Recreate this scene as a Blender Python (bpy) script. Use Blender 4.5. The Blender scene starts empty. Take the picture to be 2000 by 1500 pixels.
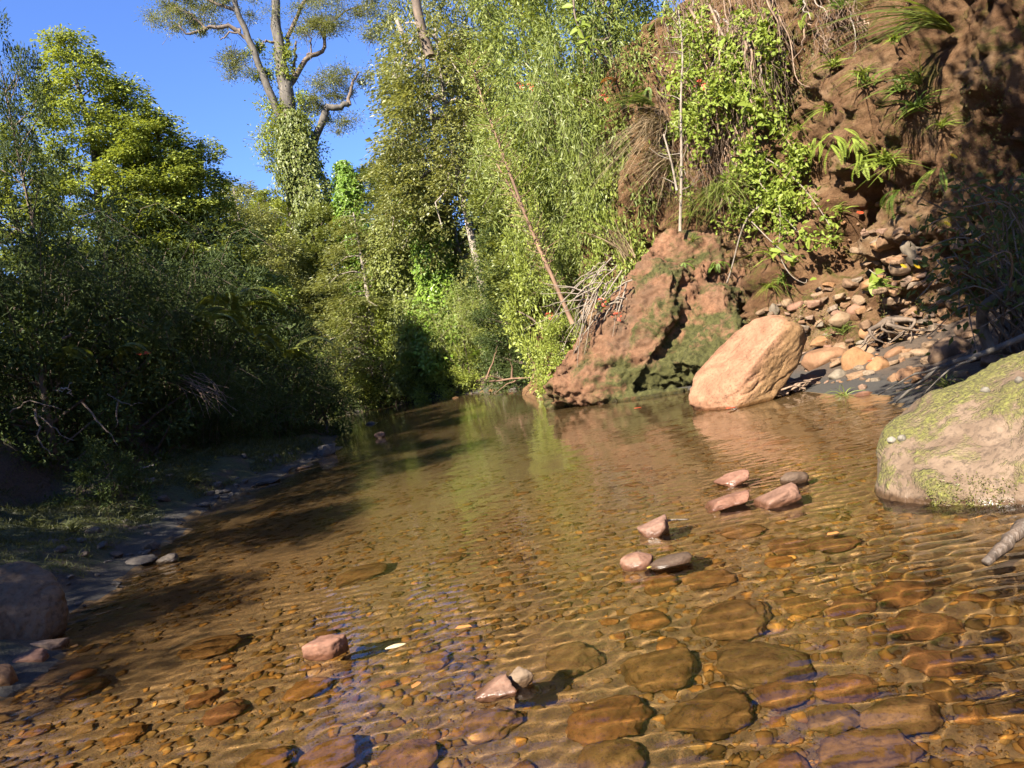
import bpy, math, random
import numpy as np
from mathutils import Matrix, Vector

SEED = 7
rng = np.random.default_rng(SEED)
random.seed(SEED)
scene = bpy.context.scene
col = scene.collection

# ------------------------------------------------------------------ camera
CAM_H, FOC, ROLL, PIT = 1.3, 1445.0, math.radians(11.0), math.atan(0.037)
cam_d = bpy.data.cameras.new("camera")
cam_d.sensor_width = 36.0
cam_d.lens = 36.0 * FOC / 2000.0
cam_d.clip_start = 0.05
cam_d.clip_end = 2000.0
cam = bpy.data.objects.new("camera", cam_d)
col.objects.link(cam)
_f = Vector((0, math.cos(PIT), -math.sin(PIT)))
_u0 = Vector((0, math.sin(PIT), math.cos(PIT)))
_r0 = Vector((1, 0, 0))
_r = _r0 * math.cos(ROLL) - _u0 * math.sin(ROLL)
_u = _r0 * math.sin(ROLL) + _u0 * math.cos(ROLL)
cam.matrix_world = Matrix(((_r.x, _u.x, -_f.x, 0), (_r.y, _u.y, -_f.y, 0), (_r.z, _u.z, -_f.z, CAM_H), (0, 0, 0, 1)))
scene.camera = cam

# ------------------------------------------------------------------ daylight
SUN_TO = Vector((-0.46, -0.66, 0.63)).normalized()      # direction towards the sun
world = bpy.data.worlds.new("World")
scene.world = world
world.use_nodes = True
wn = world.node_tree.nodes
wl = world.node_tree.links
wn.clear()
w_out = wn.new("ShaderNodeOutputWorld")
w_bg = wn.new("ShaderNodeBackground")
w_sky = wn.new("ShaderNodeTexSky")
w_sky.sky_type = 'NISHITA'
w_sky.sun_disc = False
w_sky.sun_elevation = math.asin(SUN_TO.z)
w_sky.sun_rotation = math.atan2(SUN_TO.x, SUN_TO.y)
w_sky.altitude = 1500
w_sky.air_density = 1.0
w_sky.dust_density = 0.25
w_sky.ozone_density = 3.5
w_bg.inputs["Strength"].default_value = 0.053
w_tint = wn.new("ShaderNodeMix")
w_tint.data_type = 'RGBA'
w_tint.blend_type = 'MULTIPLY'
w_tint.inputs[0].default_value = 1.0
w_tint.inputs[7].default_value = (0.80, 0.95, 1.35, 1)
wl.new(w_sky.outputs[0], w_tint.inputs[6])
wl.new(w_tint.outputs[2], w_bg.inputs["Color"])
wl.new(w_bg.outputs[0], w_out.inputs["Surface"])

sun_d = bpy.data.lights.new("sun", 'SUN')
sun_d.energy = 5.0
sun_d.angle = math.radians(0.5)
sun_d.color = (1.0, 0.91, 0.76)
sun_d.cycles.is_caustics_light = True
sun = bpy.data.objects.new("sun", sun_d)
col.objects.link(sun)
sun.rotation_euler = SUN_TO.to_track_quat('Z', 'Y').to_euler()

scene.view_settings.view_transform = 'Standard'
scene.view_settings.look = 'None'
scene.view_settings.gamma = 1.0
scene.view_settings.exposure = 2.25
scene.view_settings.use_curve_mapping = False
scene.render.engine = 'CYCLES'
scene.cycles.use_denoising = True
scene.cycles.max_bounces = 8
scene.cycles.transparent_max_bounces = 12
scene.cycles.diffuse_bounces = 3
scene.cycles.glossy_bounces = 3
scene.cycles.transmission_bounces = 6
scene.cycles.sample_clamp_indirect = 4.0
scene.cycles.use_adaptive_sampling = True
scene.cycles.adaptive_threshold = 0.02


# ------------------------------------------------------------------ pixel <-> place helpers (2000 x 1500 photograph)
def lev(u, v):
    x = (u - 1000) / FOC
    y = (750 - v) / FOC
    c, s = math.cos(ROLL), math.sin(ROLL)
    xl, yl = x * c + y * s, -x * s + y * c
    fy = math.cos(PIT) + yl * math.sin(PIT)
    fz = -math.sin(PIT) + yl * math.cos(PIT)
    return xl / fy, fz / fy


def at(u, v, d):
    a, b = lev(u, v)
    return Vector((a * d, d, CAM_H + b * d))


def onz(u, v, z=0.0):
    a, b = lev(u, v)
    d = (z - CAM_H) / b
    return Vector((a * d, d, z))


# ------------------------------------------------------------------ vector noise
def _hash(ix, iy, iz, seed):
    h = (ix.astype(np.int64) * 374761393 + iy.astype(np.int64) * 668265263 + iz.astype(np.int64) * 1274126177 + seed * 974711) & 0xFFFFFFFF
    h = ((h ^ (h >> 13)) * 1274126177) & 0xFFFFFFFF
    h = ((h ^ (h >> 16)) * 2246822519) & 0xFFFFFFFF
    return ((h ^ (h >> 15)) & 0xFFFF) / 32767.5 - 1.0


def vnoise(p, seed=0):
    p = np.asarray(p, float)
    i = np.floor(p).astype(np.int64)
    f = p - i
    w = f * f * f * (f * (f * 6 - 15) + 10)
    r = 0.0
    for dx in (0, 1):
        wx = w[:, 0] if dx else 1 - w[:, 0]
        for dy in (0, 1):
            wy = w[:, 1] if dy else 1 - w[:, 1]
            for dz in (0, 1):
                wz = w[:, 2] if dz else 1 - w[:, 2]
                r = r + wx * wy * wz * _hash(i[:, 0] + dx, i[:, 1] + dy, i[:, 2] + dz, seed)
    return r


def fbm(p, octv=4, seed=0, lac=2.03, gain=0.5):
    p = np.asarray(p, float)
    a, r, t = 1.0, 0.0, 0.0
    for k in range(octv):
        r = r + a * vnoise(p + 17.3 * k, seed + k)
        t += a
        a *= gain
        p = p * lac
    return r / t


def ridged(p, octv=3, seed=0):
    p = np.asarray(p, float)
    a, r, t = 1.0, 0.0, 0.0
    for k in range(octv):
        r = r + a * (1 - np.abs(vnoise(p + 9.1 * k, seed + k)) * 2)
        t += a
        a *= 0.5
        p = p * 2.07
    return r / t


def crease(p, freq, sharp=14.0, seed=0):
    """1 along thin wandering lines, 0 elsewhere: cracks and clefts"""
    p = np.asarray(p, float)
    q = p * freq + .35 * np.stack([vnoise(p * freq * 2.1, seed + 7), vnoise(p * freq * 2.1 + 30, seed + 8), vnoise(p * freq * 2.1 + 60, seed + 9)], -1)
    return np.exp(-np.abs(vnoise(q, seed)) * sharp)


def sstep(a, b, x):
    t = np.clip((np.asarray(x, float) - a) / (b - a), 0, 1)
    return t * t * (3 - 2 * t)


# ------------------------------------------------------------------ object helpers
def mesh_np(name, V, Fq, mat=None, smooth=True):
    """V (n,3), Fq (m,3) or (m,4) int array"""
    me = bpy.data.meshes.new(name)
    V = np.asarray(V, np.float32)
    Fq = np.asarray(Fq, np.int32)
    k = Fq.shape[1]
    me.vertices.add(len(V))
    me.vertices.foreach_set("co", V.ravel())
    me.loops.add(Fq.size)
    me.loops.foreach_set("vertex_index", Fq.ravel())
    me.polygons.add(len(Fq))
    me.polygons.foreach_set("loop_start", np.arange(0, Fq.size, k, dtype=np.int32))
    me.polygons.foreach_set("loop_total", np.full(len(Fq), k, np.int32))
    me.polygons.foreach_set("use_smooth", np.full(len(Fq), smooth))
    me.update(calc_edges=True)
    if mat:
        me.materials.append(mat)
    return me


def ob(name, data, parent=None, loc=None):
    o = bpy.data.objects.new(name, data)
    col.objects.link(o)
    if parent is not None:
        o.parent = parent
    if loc is not None:
        o.location = loc
    return o


def tag(o, label, cat=None, group=None):
    o["label"] = label
    if cat:
        o["category"] = cat
    if group:
        o["group"] = group
    return o


def thing(name, label, cat, loc=(0, 0, 0), group=None):
    o = bpy.data.objects.new(name, None)
    o.empty_display_size = 0.2
    col.objects.link(o)
    o.location = loc
    return tag(o, label, cat, group)


def copy_tree(o, parent=None):
    c = o.copy()
    col.objects.link(c)
    if parent is not None:
        c.parent = parent
    for ch in list(o.children):
        copy_tree(ch, c)
    return c


class Acc:
    """collects vertices and faces of one mesh"""
    def __init__(s):
        s.V, s.F, s.n = [], [], 0

    def add(s, V, F):
        s.V.append(np.asarray(V, float))
        s.F.append(np.asarray(F, np.int64) + s.n)
        s.n += len(V)

    def mesh(s, name, mat, smooth=True):
        return mesh_np(name, np.concatenate(s.V), np.concatenate(s.F), mat, smooth)


def tube(pts, rad, sides=6, jit=0.0, cap=True):
    """quads along a polyline; rad scalar or per point"""
    P = np.asarray([tuple(p) for p in pts], float)
    n = len(P)
    r = np.full(n, rad, float) if np.isscalar(rad) else np.asarray(rad, float)
    T = np.gradient(P, axis=0)
    T /= np.linalg.norm(T, axis=1)[:, None] + 1e-9
    ref = np.array([0.31, 0.21, 0.93]) if abs(T[0] @ np.array([0.31, 0.21, 0.93])) < .9 else np.array([1., 0, 0])
    V = []
    a = np.linspace(0, 2 * math.pi, sides, endpoint=False)
    N = np.cross(T[0], ref)
    N /= np.linalg.norm(N)
    for k in range(n):
        N = N - T[k] * (N @ T[k])
        N /= np.linalg.norm(N) + 1e-9
        B = np.cross(T[k], N)
        rr = r[k] * (1 + jit * rng.uniform(-1, 1, sides))
        V.append(P[k] + np.cos(a)[:, None] * N * rr[:, None] + np.sin(a)[:, None] * B * rr[:, None])
    V = np.concatenate(V)
    F = []
    for k in range(n - 1):
        for j in range(sides):
            j2 = (j + 1) % sides
            F.append((k * sides + j, k * sides + j2, (k + 1) * sides + j2, (k + 1) * sides + j))
    if cap:
        for base in (0, (n - 1) * sides):
            idx = [base + j for j in range(sides)]
            for j in range(1, sides - 2, 2):
                F.append((idx[0], idx[j], idx[j + 1], idx[j + 2]))
            if sides % 2:
                F.append((idx[0], idx[-2], idx[-1], idx[-1]))
    return V, np.array(F)


def smooth_path(ctrl, n=12):
    """Catmull-Rom through control points"""
    C = np.asarray([tuple(c) for c in ctrl], float)
    if len(C) == 2:
        return C[0] + (C[1] - C[0]) * np.linspace(0, 1, n)[:, None]
    P = np.vstack([2 * C[0] - C[1], C, 2 * C[-1] - C[-2]])
    out = []
    seg = len(C) - 1
    for t in np.linspace(0, seg - 1e-6, n):
        k = int(t)
        f = t - k
        p0, p1, p2, p3 = P[k], P[k + 1], P[k + 2], P[k + 3]
        out.append(0.5 * ((2 * p1) + (-p0 + p2) * f + (2 * p0 - 5 * p1 + 4 * p2 - p3) * f * f + (-p0 + 3 * p1 - 3 * p2 + p3) * f ** 3))
    return np.array(out)


_ico_cache = {}


def ico(sub):
    if sub in _ico_cache:
        return _ico_cache[sub]
    t = (1 + 5 ** .5) / 2
    V = [(-1, t, 0), (1, t, 0), (-1, -t, 0), (1, -t, 0), (0, -1, t), (0, 1, t), (0, -1, -t), (0, 1, -t), (t, 0, -1), (t, 0, 1), (-t, 0, -1), (-t, 0, 1)]
    F = [(0, 11, 5), (0, 5, 1), (0, 1, 7), (0, 7, 10), (0, 10, 11), (1, 5, 9), (5, 11, 4), (11, 10, 2), (10, 7, 6), (7, 1, 8), (3, 9, 4), (3, 4, 2), (3, 2, 6), (3, 6, 8), (3, 8, 9), (4, 9, 5), (2, 4, 11), (6, 2, 10), (8, 6, 7), (9, 8, 1)]
    V = [np.array(v) / np.linalg.norm(v) for v in V]
    for _ in range(sub):
        mid = {}
        F2 = []

        def m(a, b):
            k = (min(a, b), max(a, b))
            if k not in mid:
                p = V[a] + V[b]
                V.append(p / np.linalg.norm(p))
                mid[k] = len(V) - 1
            return mid[k]
        for a, b, c in F:
            ab, bc, ca = m(a, b), m(b, c), m(c, a)
            F2 += [(a, ab, ca), (b, bc, ab), (c, ca, bc), (ab, bc, ca)]
        F = F2
    _ico_cache[sub] = (np.array(V), np.array(F))
    return _ico_cache[sub]


def rock_np(sub, seed, round_=0.5, nplanes=14, scale=(1, 1, 1), rough=0.04, freq=2.0, flat=0.0):
    """a stone: the unit ball cut by random planes (edges softened), then stretched and roughened"""
    r_ = np.random.default_rng(seed)
    D, F = ico(sub)
    n = r_.normal(size=(nplanes, 3))
    n /= np.linalg.norm(n, axis=1)[:, None]
    dist = r_.uniform(0.62, 0.95, nplanes)
    dots = D @ n.T
    rr = np.where(dots > 0.05, dist / np.maximum(dots, 0.05), 9.0)
    k = 10 + 70 * (1 - round_) ** 2
    m = -np.log(np.exp(-k * np.minimum(rr, 1.5)).sum(1) + math.exp(-k * 1.02)) / k
    r = m * (1 - round_ * .55) + 0.9 * round_ * .55
    r = r * (1 + rough * 2.2 * fbm(D * freq + seed * 3.7, 3, seed) + rough * 0.6 * fbm(D * freq * 4 + seed, 3, seed + 5))
    V = D * r[:, None] * np.array(scale)
    return V, F


def angular_np(sub, seed, scale, nplanes=9, k=55.0, rough=0.035):
    """a broken stone: few planes, crisp edges, fitted to the given half sizes"""
    r_ = np.random.default_rng(seed)
    D, F = ico(sub)
    n = r_.normal(size=(nplanes + 6, 3))
    n[:6] = [(1, 0, 0), (-1, 0, 0), (0, 1, 0), (0, -1, 0), (0, 0, 1), (0, 0, -1)]
    n[:6] += r_.normal(size=(6, 3)) * .24
    n /= np.linalg.norm(n, axis=1)[:, None]
    dist = np.r_[r_.uniform(0.6, 0.8, 4), r_.uniform(.36, .48, 2), r_.uniform(0.62, 0.85, nplanes)]
    dots = D @ n.T
    rr = np.where(dots > 0.05, dist / np.maximum(dots, 0.05), 9.0)
    r = -np.log(np.exp(-k * np.minimum(rr, 2.0)).sum(1)) / k
    r = r * (1 + rough * 1.6 * fbm(D * 2.2 + seed * 1.7, 4, seed) + rough * .6 * ridged(D * 5 + seed, 2, seed + 5))
    V = D * r[:, None]
    V = V / np.abs(V).max(0) * np.array(scale)
    return V, F


# ------------------------------------------------------------------ material helpers
def new_mat(name):
    m = bpy.data.materials.new(name)
    m.use_nodes = True
    nt = m.node_tree
    nt.nodes.clear()
    out = nt.nodes.new("ShaderNodeOutputMaterial")
    return m, nt, out


def N(nt, typ, **kw):
    n = nt.nodes.new(typ)
    for k, v in kw.items():
        if k.startswith("i_"):
            n.inputs[k[2:].replace("_", " ")].default_value = v
        else:
            setattr(n, k, v)
    return n


def ramp(nt, fac, stops, interp='LINEAR'):
    r = nt.nodes.new("ShaderNodeValToRGB")
    r.color_ramp.interpolation = interp
    el = r.color_ramp.elements
    while len(el) < len(stops):
        el.new(0.5)
    for e, (p, c) in zip(el, stops):
        e.position = p
        e.color = (*c, 1) if len(c) == 3 else c
    if fac is not None:
        nt.links.new(fac, r.inputs[0])
    return r


def noise(nt, scale, detail=4, rough=0.55, vec=None, dist=0.0):
    n = nt.nodes.new("ShaderNodeTexNoise")
    n.inputs["Scale"].default_value = scale
    n.inputs["Detail"].default_value = detail
    n.inputs["Roughness"].default_value = rough
    n.inputs["Distortion"].default_value = dist
    if vec is not None:
        nt.links.new(vec, n.inputs["Vector"])
    return n


def mixc(nt, fac, a, b, mode='MIX'):
    m = nt.nodes.new("ShaderNodeMix")
    m.data_type = 'RGBA'
    m.blend_type = mode
    for sock, v in ((m.inputs[0], fac), (m.inputs[6], a), (m.inputs[7], b)):
        if isinstance(v, (int, float)):
            sock.default_value = v
        elif isinstance(v, tuple):
            sock.default_value = (*v, 1) if len(v) == 3 else v
        else:
            nt.links.new(v, sock)
    return m.outputs[2]


def math_n(nt, op, a, b=None, c=None, clamp=False):
    m = nt.nodes.new("ShaderNodeMath")
    m.operation = op
    m.use_clamp = clamp
    for k, v in enumerate((a, b, c)):
        if v is None:
            continue
        if isinstance(v, (int, float)):
            m.inputs[k].default_value = v
        else:
            nt.links.new(v, m.inputs[k])
    return m.outputs[0]


def maprange(nt, v, a, b, c=0.0, d=1.0):
    m = nt.nodes.new("ShaderNodeMapRange")
    nt.links.new(v, m.inputs[0])
    for k, x in zip((1, 2, 3, 4), (a, b, c, d)):
        m.inputs[k].default_value = x
    return m.outputs[0]


# ================================================================== materials
def leaf_mat(name, c_dark, c_mid, c_light, trans=0.35, rough=0.45, spec=0.35, patch=0.35):
    """leaves: colour varies leaf by leaf, in larger patches and from plant to plant"""
    m, nt, out = new_mat(name)
    geo = N(nt, "ShaderNodeNewGeometry")
    info = N(nt, "ShaderNodeObjectInfo")
    tc = N(nt, "ShaderNodeTexCoord")
    nz = noise(nt, patch, 3, 0.6, tc.outputs["Object"])
    f = math_n(nt, 'MULTIPLY', geo.outputs["Random Per Island"], 0.5)
    f = math_n(nt, 'ADD', f, math_n(nt, 'MULTIPLY', nz.outputs[0], 0.75))
    f = math_n(nt, 'ADD', f, math_n(nt, 'MULTIPLY', info.outputs["Random"], 0.2))
    f = math_n(nt, 'SUBTRACT', f, 0.22)
    rp = ramp(nt, f, [(0.05, c_dark), (0.5, c_mid), (0.95, c_light)])
    p = N(nt, "ShaderNodeBsdfPrincipled", i_Roughness=rough)
    p.inputs["Specular IOR Level"].default_value = spec
    nt.links.new(rp.outputs[0], p.inputs["Base Color"])
    t = N(nt, "ShaderNodeBsdfTranslucent")
    nt.links.new(mixc(nt, 1.0, rp.outputs[0], (1.3, 1.22, 0.6, 1), 'MULTIPLY'), t.inputs["Color"])
    mx = N(nt, "ShaderNodeMixShader")
    mx.inputs[0].default_value = trans
    nt.links.new(p.outputs[0], mx.inputs[1])
    nt.links.new(t.outputs[0], mx.inputs[2])
    nt.links.new(mx.outputs[0], out.inputs["Surface"])
    return m


def bark_mat(name, c1, c2, scale=6.0, bump=0.5, rough=0.85):
    m, nt, out = new_mat(name)
    tc = N(nt, "ShaderNodeTexCoord")
    mp = N(nt, "ShaderNodeMapping")
    mp.inputs["Scale"].default_value = (1, 1, 0.35)
    nt.links.new(tc.outputs["Object"], mp.inputs["Vector"])
    n1 = noise(nt, scale, 5, 0.65, mp.outputs[0])
    rp = ramp(nt, n1.outputs[0], [(0.3, c1), (0.7, c2)])
    p = N(nt, "ShaderNodeBsdfPrincipled", i_Roughness=rough)
    nt.links.new(rp.outputs[0], p.inputs["Base Color"])
    b = N(nt, "ShaderNodeBump", i_Strength=bump, i_Distance=0.03)
    n2 = noise(nt, scale * 3, 4, 0.6, mp.outputs[0])
    nt.links.new(n2.outputs[0], b.inputs["Height"])
    nt.links.new(b.outputs[0], p.inputs["Normal"])
    nt.links.new(p.outputs[0], out.inputs["Surface"])
    return m


def stone_mat(name, palette, speckle=0.25, bump=0.35, moss=0.0, island=False, pits=0.0, scale=1.0, grain=38.0, second=None, pool_shade=False):
    """stones: one palette colour per stone, mottling, specks, a wet band at the water line, moss on top if asked"""
    m, nt, out = new_mat(name)
    info = N(nt, "ShaderNodeObjectInfo")
    geo = N(nt, "ShaderNodeNewGeometry")
    tc = N(nt, "ShaderNodeTexCoord")
    vec = geo.outputs["Position"] if island else tc.outputs["Object"]
    rnd = geo.outputs["Random Per Island"] if island else info.outputs["Random"]
    k = len(palette)
    rp = ramp(nt, rnd, [(i / max(k - 1, 1) * 0.98 + 0.01, c) for i, c in enumerate(palette)], 'LINEAR' if k > 1 else 'CONSTANT')
    add = N(nt, "ShaderNodeVectorMath", operation='ADD')
    cmb = N(nt, "ShaderNodeCombineXYZ")
    if not island:
        nt.links.new(math_n(nt, 'MULTIPLY', info.outputs["Random"], 37.0), cmb.inputs[0])
    nt.links.new(vec, add.inputs[0])
    nt.links.new(cmb.outputs[0], add.inputs[1])
    v = add.outputs[0]
    n1 = noise(nt, 3.2 * scale, 6, 0.65, v, 0.6)
    n2 = noise(nt, grain * scale, 3, 0.7, v)
    c = mixc(nt, maprange(nt, n1.outputs[0], 0.35, 0.7), rp.outputs[0], mixc(nt, 1.0, rp.outputs[0], (0.5, 0.46, 0.42, 1), 'MULTIPLY'))
    sp = ramp(nt, n2.outputs[0], [(0.34, (0.55, 0.55, 0.55)), (0.5, (1, 1, 1)), (0.66, (1.0, 1.0, 1.0)), (0.75, (1.35, 1.32, 1.25))])
    c = mixc(nt, speckle * 2.0, c, mixc(nt, 1.0, c, sp.outputs[0], 'MULTIPLY'))
    if second:
        so = N(nt, "ShaderNodeSeparateXYZ")
        nt.links.new(tc.outputs["Object"], so.inputs[0])
        f2 = math_n(nt, 'ADD', so.outputs[0], math_n(nt, 'MULTIPLY', n1.outputs[0], 0.9))
        f2 = math_n(nt, 'SUBTRACT', f2, math_n(nt, 'MULTIPLY', so.outputs[2], 0.9))
        c = mixc(nt, maprange(nt, f2, 0.22, 0.58), mixc(nt, 1.0, c, second, 'MULTIPLY'), c)
    sep = N(nt, "ShaderNodeSeparateXYZ")
    nt.links.new(geo.outputs["Position"], sep.inputs[0])
    if pool_shade:
        c = mixc(nt, maprange(nt, sep.outputs[1], 4.5, 12.0, 0, 0.8), c, (0.075, 0.052, 0.02))  # dim light of the far pool put into the stone colour
    wet = maprange(nt, math_n(nt, 'ADD', sep.outputs[2], math_n(nt, 'MULTIPLY', n1.outputs[0], 0.05)), 0.075, 0.045)
    c = mixc(nt, wet, c, mixc(nt, 1.0, c, (0.52, 0.46, 0.40, 1), 'MULTIPLY'))
    h = math_n(nt, 'ADD', math_n(nt, 'MULTIPLY', n1.outputs[0], 0.7), math_n(nt, 'MULTIPLY', n2.outputs[0], 0.22))
    if pits > 0:
        vor = N(nt, "ShaderNodeTexVoronoi")
        vor.inputs["Scale"].default_value = 26.0 * scale
        nt.links.new(v, vor.inputs["Vector"])
        pit = ramp(nt, vor.outputs[0], [(0.08, (0, 0, 0)), (0.3, (1, 1, 1))])
        h = math_n(nt, 'ADD', h, math_n(nt, 'MULTIPLY', pit.outputs[0], pits))
    under = maprange(nt, sep.outputs[2], -0.002, -0.012)
    rough = math_n(nt, 'ADD', maprange(nt, wet, 0, 1, 0.8, 0.28), math_n(nt, 'MULTIPLY', under, 0.6), clamp=True)
    if moss > 0:
        sn = N(nt, "ShaderNodeSeparateXYZ")
        nt.links.new(geo.outputs["Normal"], sn.inputs[0])
        n3 = noise(nt, 2.6 * scale, 6, 0.72, v, 0.4)
        f = math_n(nt, 'ADD', n3.outputs[0], math_n(nt, 'MULTIPLY', sn.outputs[2], 0.10))
        mf = maprange(nt, f, 0.60 - moss * 0.2, 0.70 - moss * 0.2)
        n4 = noise(nt, 50 * scale, 4, 0.7, v)
        mc = ramp(nt, n4.outputs[0], [(0.3, (0.03, 0.026, 0.012)), (0.48, (0.10, 0.088, 0.030)), (0.6, (0.15, 0.145, 0.035)), (0.72, (0.20, 0.21, 0.06))])
        c = mixc(nt, mf, c, mc.outputs[0])
        h = math_n(nt, 'ADD', h, math_n(nt, 'MULTIPLY', math_n(nt, 'MULTIPLY', mf, n4.outputs[0]), 1.2))
    p = N(nt, "ShaderNodeBsdfPrincipled")
    nt.links.new(c, p.inputs["Base Color"])
    nt.links.new(rough, p.inputs["Roughness"])
    nt.links.new(maprange(nt, under, 0, 1, 0.3, 0.02), p.inputs["Specular IOR Level"])
    b = N(nt, "ShaderNodeBump", i_Strength=bump, i_Distance=0.04 / scale)
    nt.links.new(h, b.inputs["Height"])
    nt.links.new(b.outputs[0], p.inputs["Normal"])
    nt.links.new(p.outputs[0], out.inputs["Surface"])
    return m


def water_mat():
    m, nt, out = new_mat("clear_stream_water")
    g = N(nt, "ShaderNodeBsdfPrincipled", i_Roughness=0.0, i_IOR=1.333)
    g.inputs["Base Color"].default_value = (0.985, 0.95, 0.87, 1)
    g.inputs["Transmission Weight"].default_value = 1.0
    tc = N(nt, "ShaderNodeTexCoord")
    mp = N(nt, "ShaderNodeMapping")
    mp.inputs["Scale"].default_value = (1.0, 0.75, 1.0)
    nt.links.new(tc.outputs["Object"], mp.inputs["Vector"])
    n1 = noise(nt, 26, 3, 0.5, mp.outputs[0], 0.3)
    n2 = noise(nt, 5, 3, 0.5, mp.outputs[0], 0.3)
    h = math_n(nt, 'ADD', math_n(nt, 'MULTIPLY', n1.outputs[0], 0.2), math_n(nt, 'MULTIPLY', n2.outputs[0], 0.8))
    b = N(nt, "ShaderNodeBump", i_Strength=0.07, i_Distance=0.05)
    nt.links.new(h, b.inputs["Height"])
    nt.links.new(b.outputs[0], g.inputs["Normal"])
    nt.links.new(g.outputs[0], out.inputs["Surface"])
    return m


# ================================================================== land
_LY = [-30, 0, 4.7, 7, 9.3, 11, 14, 16.7, 22, 28, 30, 32, 35, 42, 150]
_LX = [-3.0, -3.1, -3.25, -3.75, -4.35, -4.5, -4.05, -4.2, -5.4, -6.9, -7.8, -11, -19, -45, -400]
_RY = [-30, 0, 2.5, 4, 6.1, 8.3, 10.5, 11.5, 14, 16, 18, 22, 28, 32, 35, 37, 39, 42, 48, 150]
_RX = [4.0, 3.4, 3.1, 3.1, 3.35, 4.1, 4.1, 4.0, 3.7, 2.6, 1.7, 0.95, 0.4, -0.6, -3.2, -6.2, -11, -20, -44, -400]


def xl_of(y):
    return np.interp(y, _LY, _LX)


def xr_of(y):
    return np.interp(y, _RY, _RX)


def ground_z(x, y):
    x = np.asarray(x, float)
    y = np.asarray(y, float)
    p = np.stack([x, y, np.zeros_like(x)], -1).reshape(-1, 3)
    n1 = fbm(p * 0.9, 3, 11).reshape(x.shape)
    n2 = fbm(p * 0.16, 3, 12).reshape(x.shape)
    n4 = fbm(p * 3.2, 3, 13).reshape(x.shape)
    dl = xl_of(y) - x + 0.25 * n1 + 0.22 * n4
    dr = x - xr_of(y) + 0.25 * n1
    zl = np.interp(dl, [0, 0.35, 0.9, 2.3, 2.9, 3.7, 8, 20, 45, 120], [0, 0.08, 0.28, 0.5, 1.0, 2.1, 4.2, 9.5, 20, 40])
    zb = np.interp(dr, [0, 0.5, 2.0, 3.2, 4.6, 6.2, 12, 30, 110], [0, 0.08, 0.42, 0.8, 1.5, 6.0, 10, 18, 30])
    zf = np.interp(dr, [0, 0.4, 1.3, 4, 10, 30, 110], [0, 0.15, 0.9, 2.5, 5, 8, 9])
    w = sstep(20, 25, y)
    zr = zb * (1 - w) + zf * w
    inn = np.minimum(-dl, -dr)
    bed = -(0.03 + np.interp(inn, [0, 0.5, 1.2, 2.4, 4], [0, 0.13, 0.24, 0.31, 0.34])) * np.interp(y, [0, 3, 10, 26, 32, 40], [0.8, 0.9, 1.3, 1.2, 0.5, 0.5])
    bed = bed + 0.035 * n1
    z = np.where(dl > 0, zl, np.where(dr > 0, zr, bed))
    out = np.maximum(dl, dr)
    z = z + np.where(out > 0, np.minimum(out * 0.12, 0.5) * n1 + np.minimum(out * 0.1, 1.5) * n2, 0)
    z = z + np.where(out > 0, 1, 0) * 0
    return z


def gz(x, y):
    return float(ground_z(np.array([x]), np.array([y]))[0])


def soil_mat():
    m, nt, out = new_mat("bank_soil_and_moss")
    geo = N(nt, "ShaderNodeNewGeometry")
    pos = geo.outputs["Position"]
    sep = N(nt, "ShaderNodeSeparateXYZ")
    nt.links.new(pos, sep.inputs[0])
    n1 = noise(nt, 1.3, 6, 0.7, pos)
    n2 = noise(nt, 30, 5, 0.75, pos)
    n3 = noise(nt, 7, 4, 0.7, pos)
    sand = ramp(nt, n2.outputs[0], [(0.3, (0.017, 0.015, 0.013)), (0.7, (0.045, 0.039, 0.032))])
    soil = ramp(nt, n2.outputs[0], [(0.3, (0.022, 0.015, 0.009)), (0.7, (0.083, 0.053, 0.032))])
    moss = ramp(nt, n2.outputs[0], [(0.3, (0.010, 0.014, 0.003)), (0.7, (0.043, 0.053, 0.010))])
    sn = N(nt, "ShaderNodeSeparateXYZ")
    nt.links.new(geo.outputs["Normal"], sn.inputs[0])
    f = math_n(nt, 'ADD', math_n(nt, 'MULTIPLY', n1.outputs[0], 1.0), math_n(nt, 'MULTIPLY', sn.outputs[2], 0.35))
    f = math_n(nt, 'SUBTRACT', f, maprange(nt, sep.outputs[0], 0.5, 2.5, 0, 0.3))
    sm = mixc(nt, maprange(nt, f, 0.72, 0.86), soil.outputs[0], moss.outputs[0])
    zz = math_n(nt, 'ADD', sep.outputs[2], math_n(nt, 'MULTIPLY', n3.outputs[0], 0.12))
    c = mixc(nt, maprange(nt, zz, 0.13, 0.20), sand.outputs[0], sm)
    p = N(nt, "ShaderNodeBsdfPrincipled", i_Roughness=0.9)
    nt.links.new(c, p.inputs["Base Color"])
    b = N(nt, "ShaderNodeBump", i_Strength=0.7, i_Distance=0.05)
    nt.links.new(math_n(nt, 'ADD', n2.outputs[0], n3.outputs[0]), b.inputs["Height"])
    nt.links.new(b.outputs[0], p.inputs["Normal"])
    nt.links.new(p.outputs[0], out.inputs["Surface"])
    return m


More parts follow.
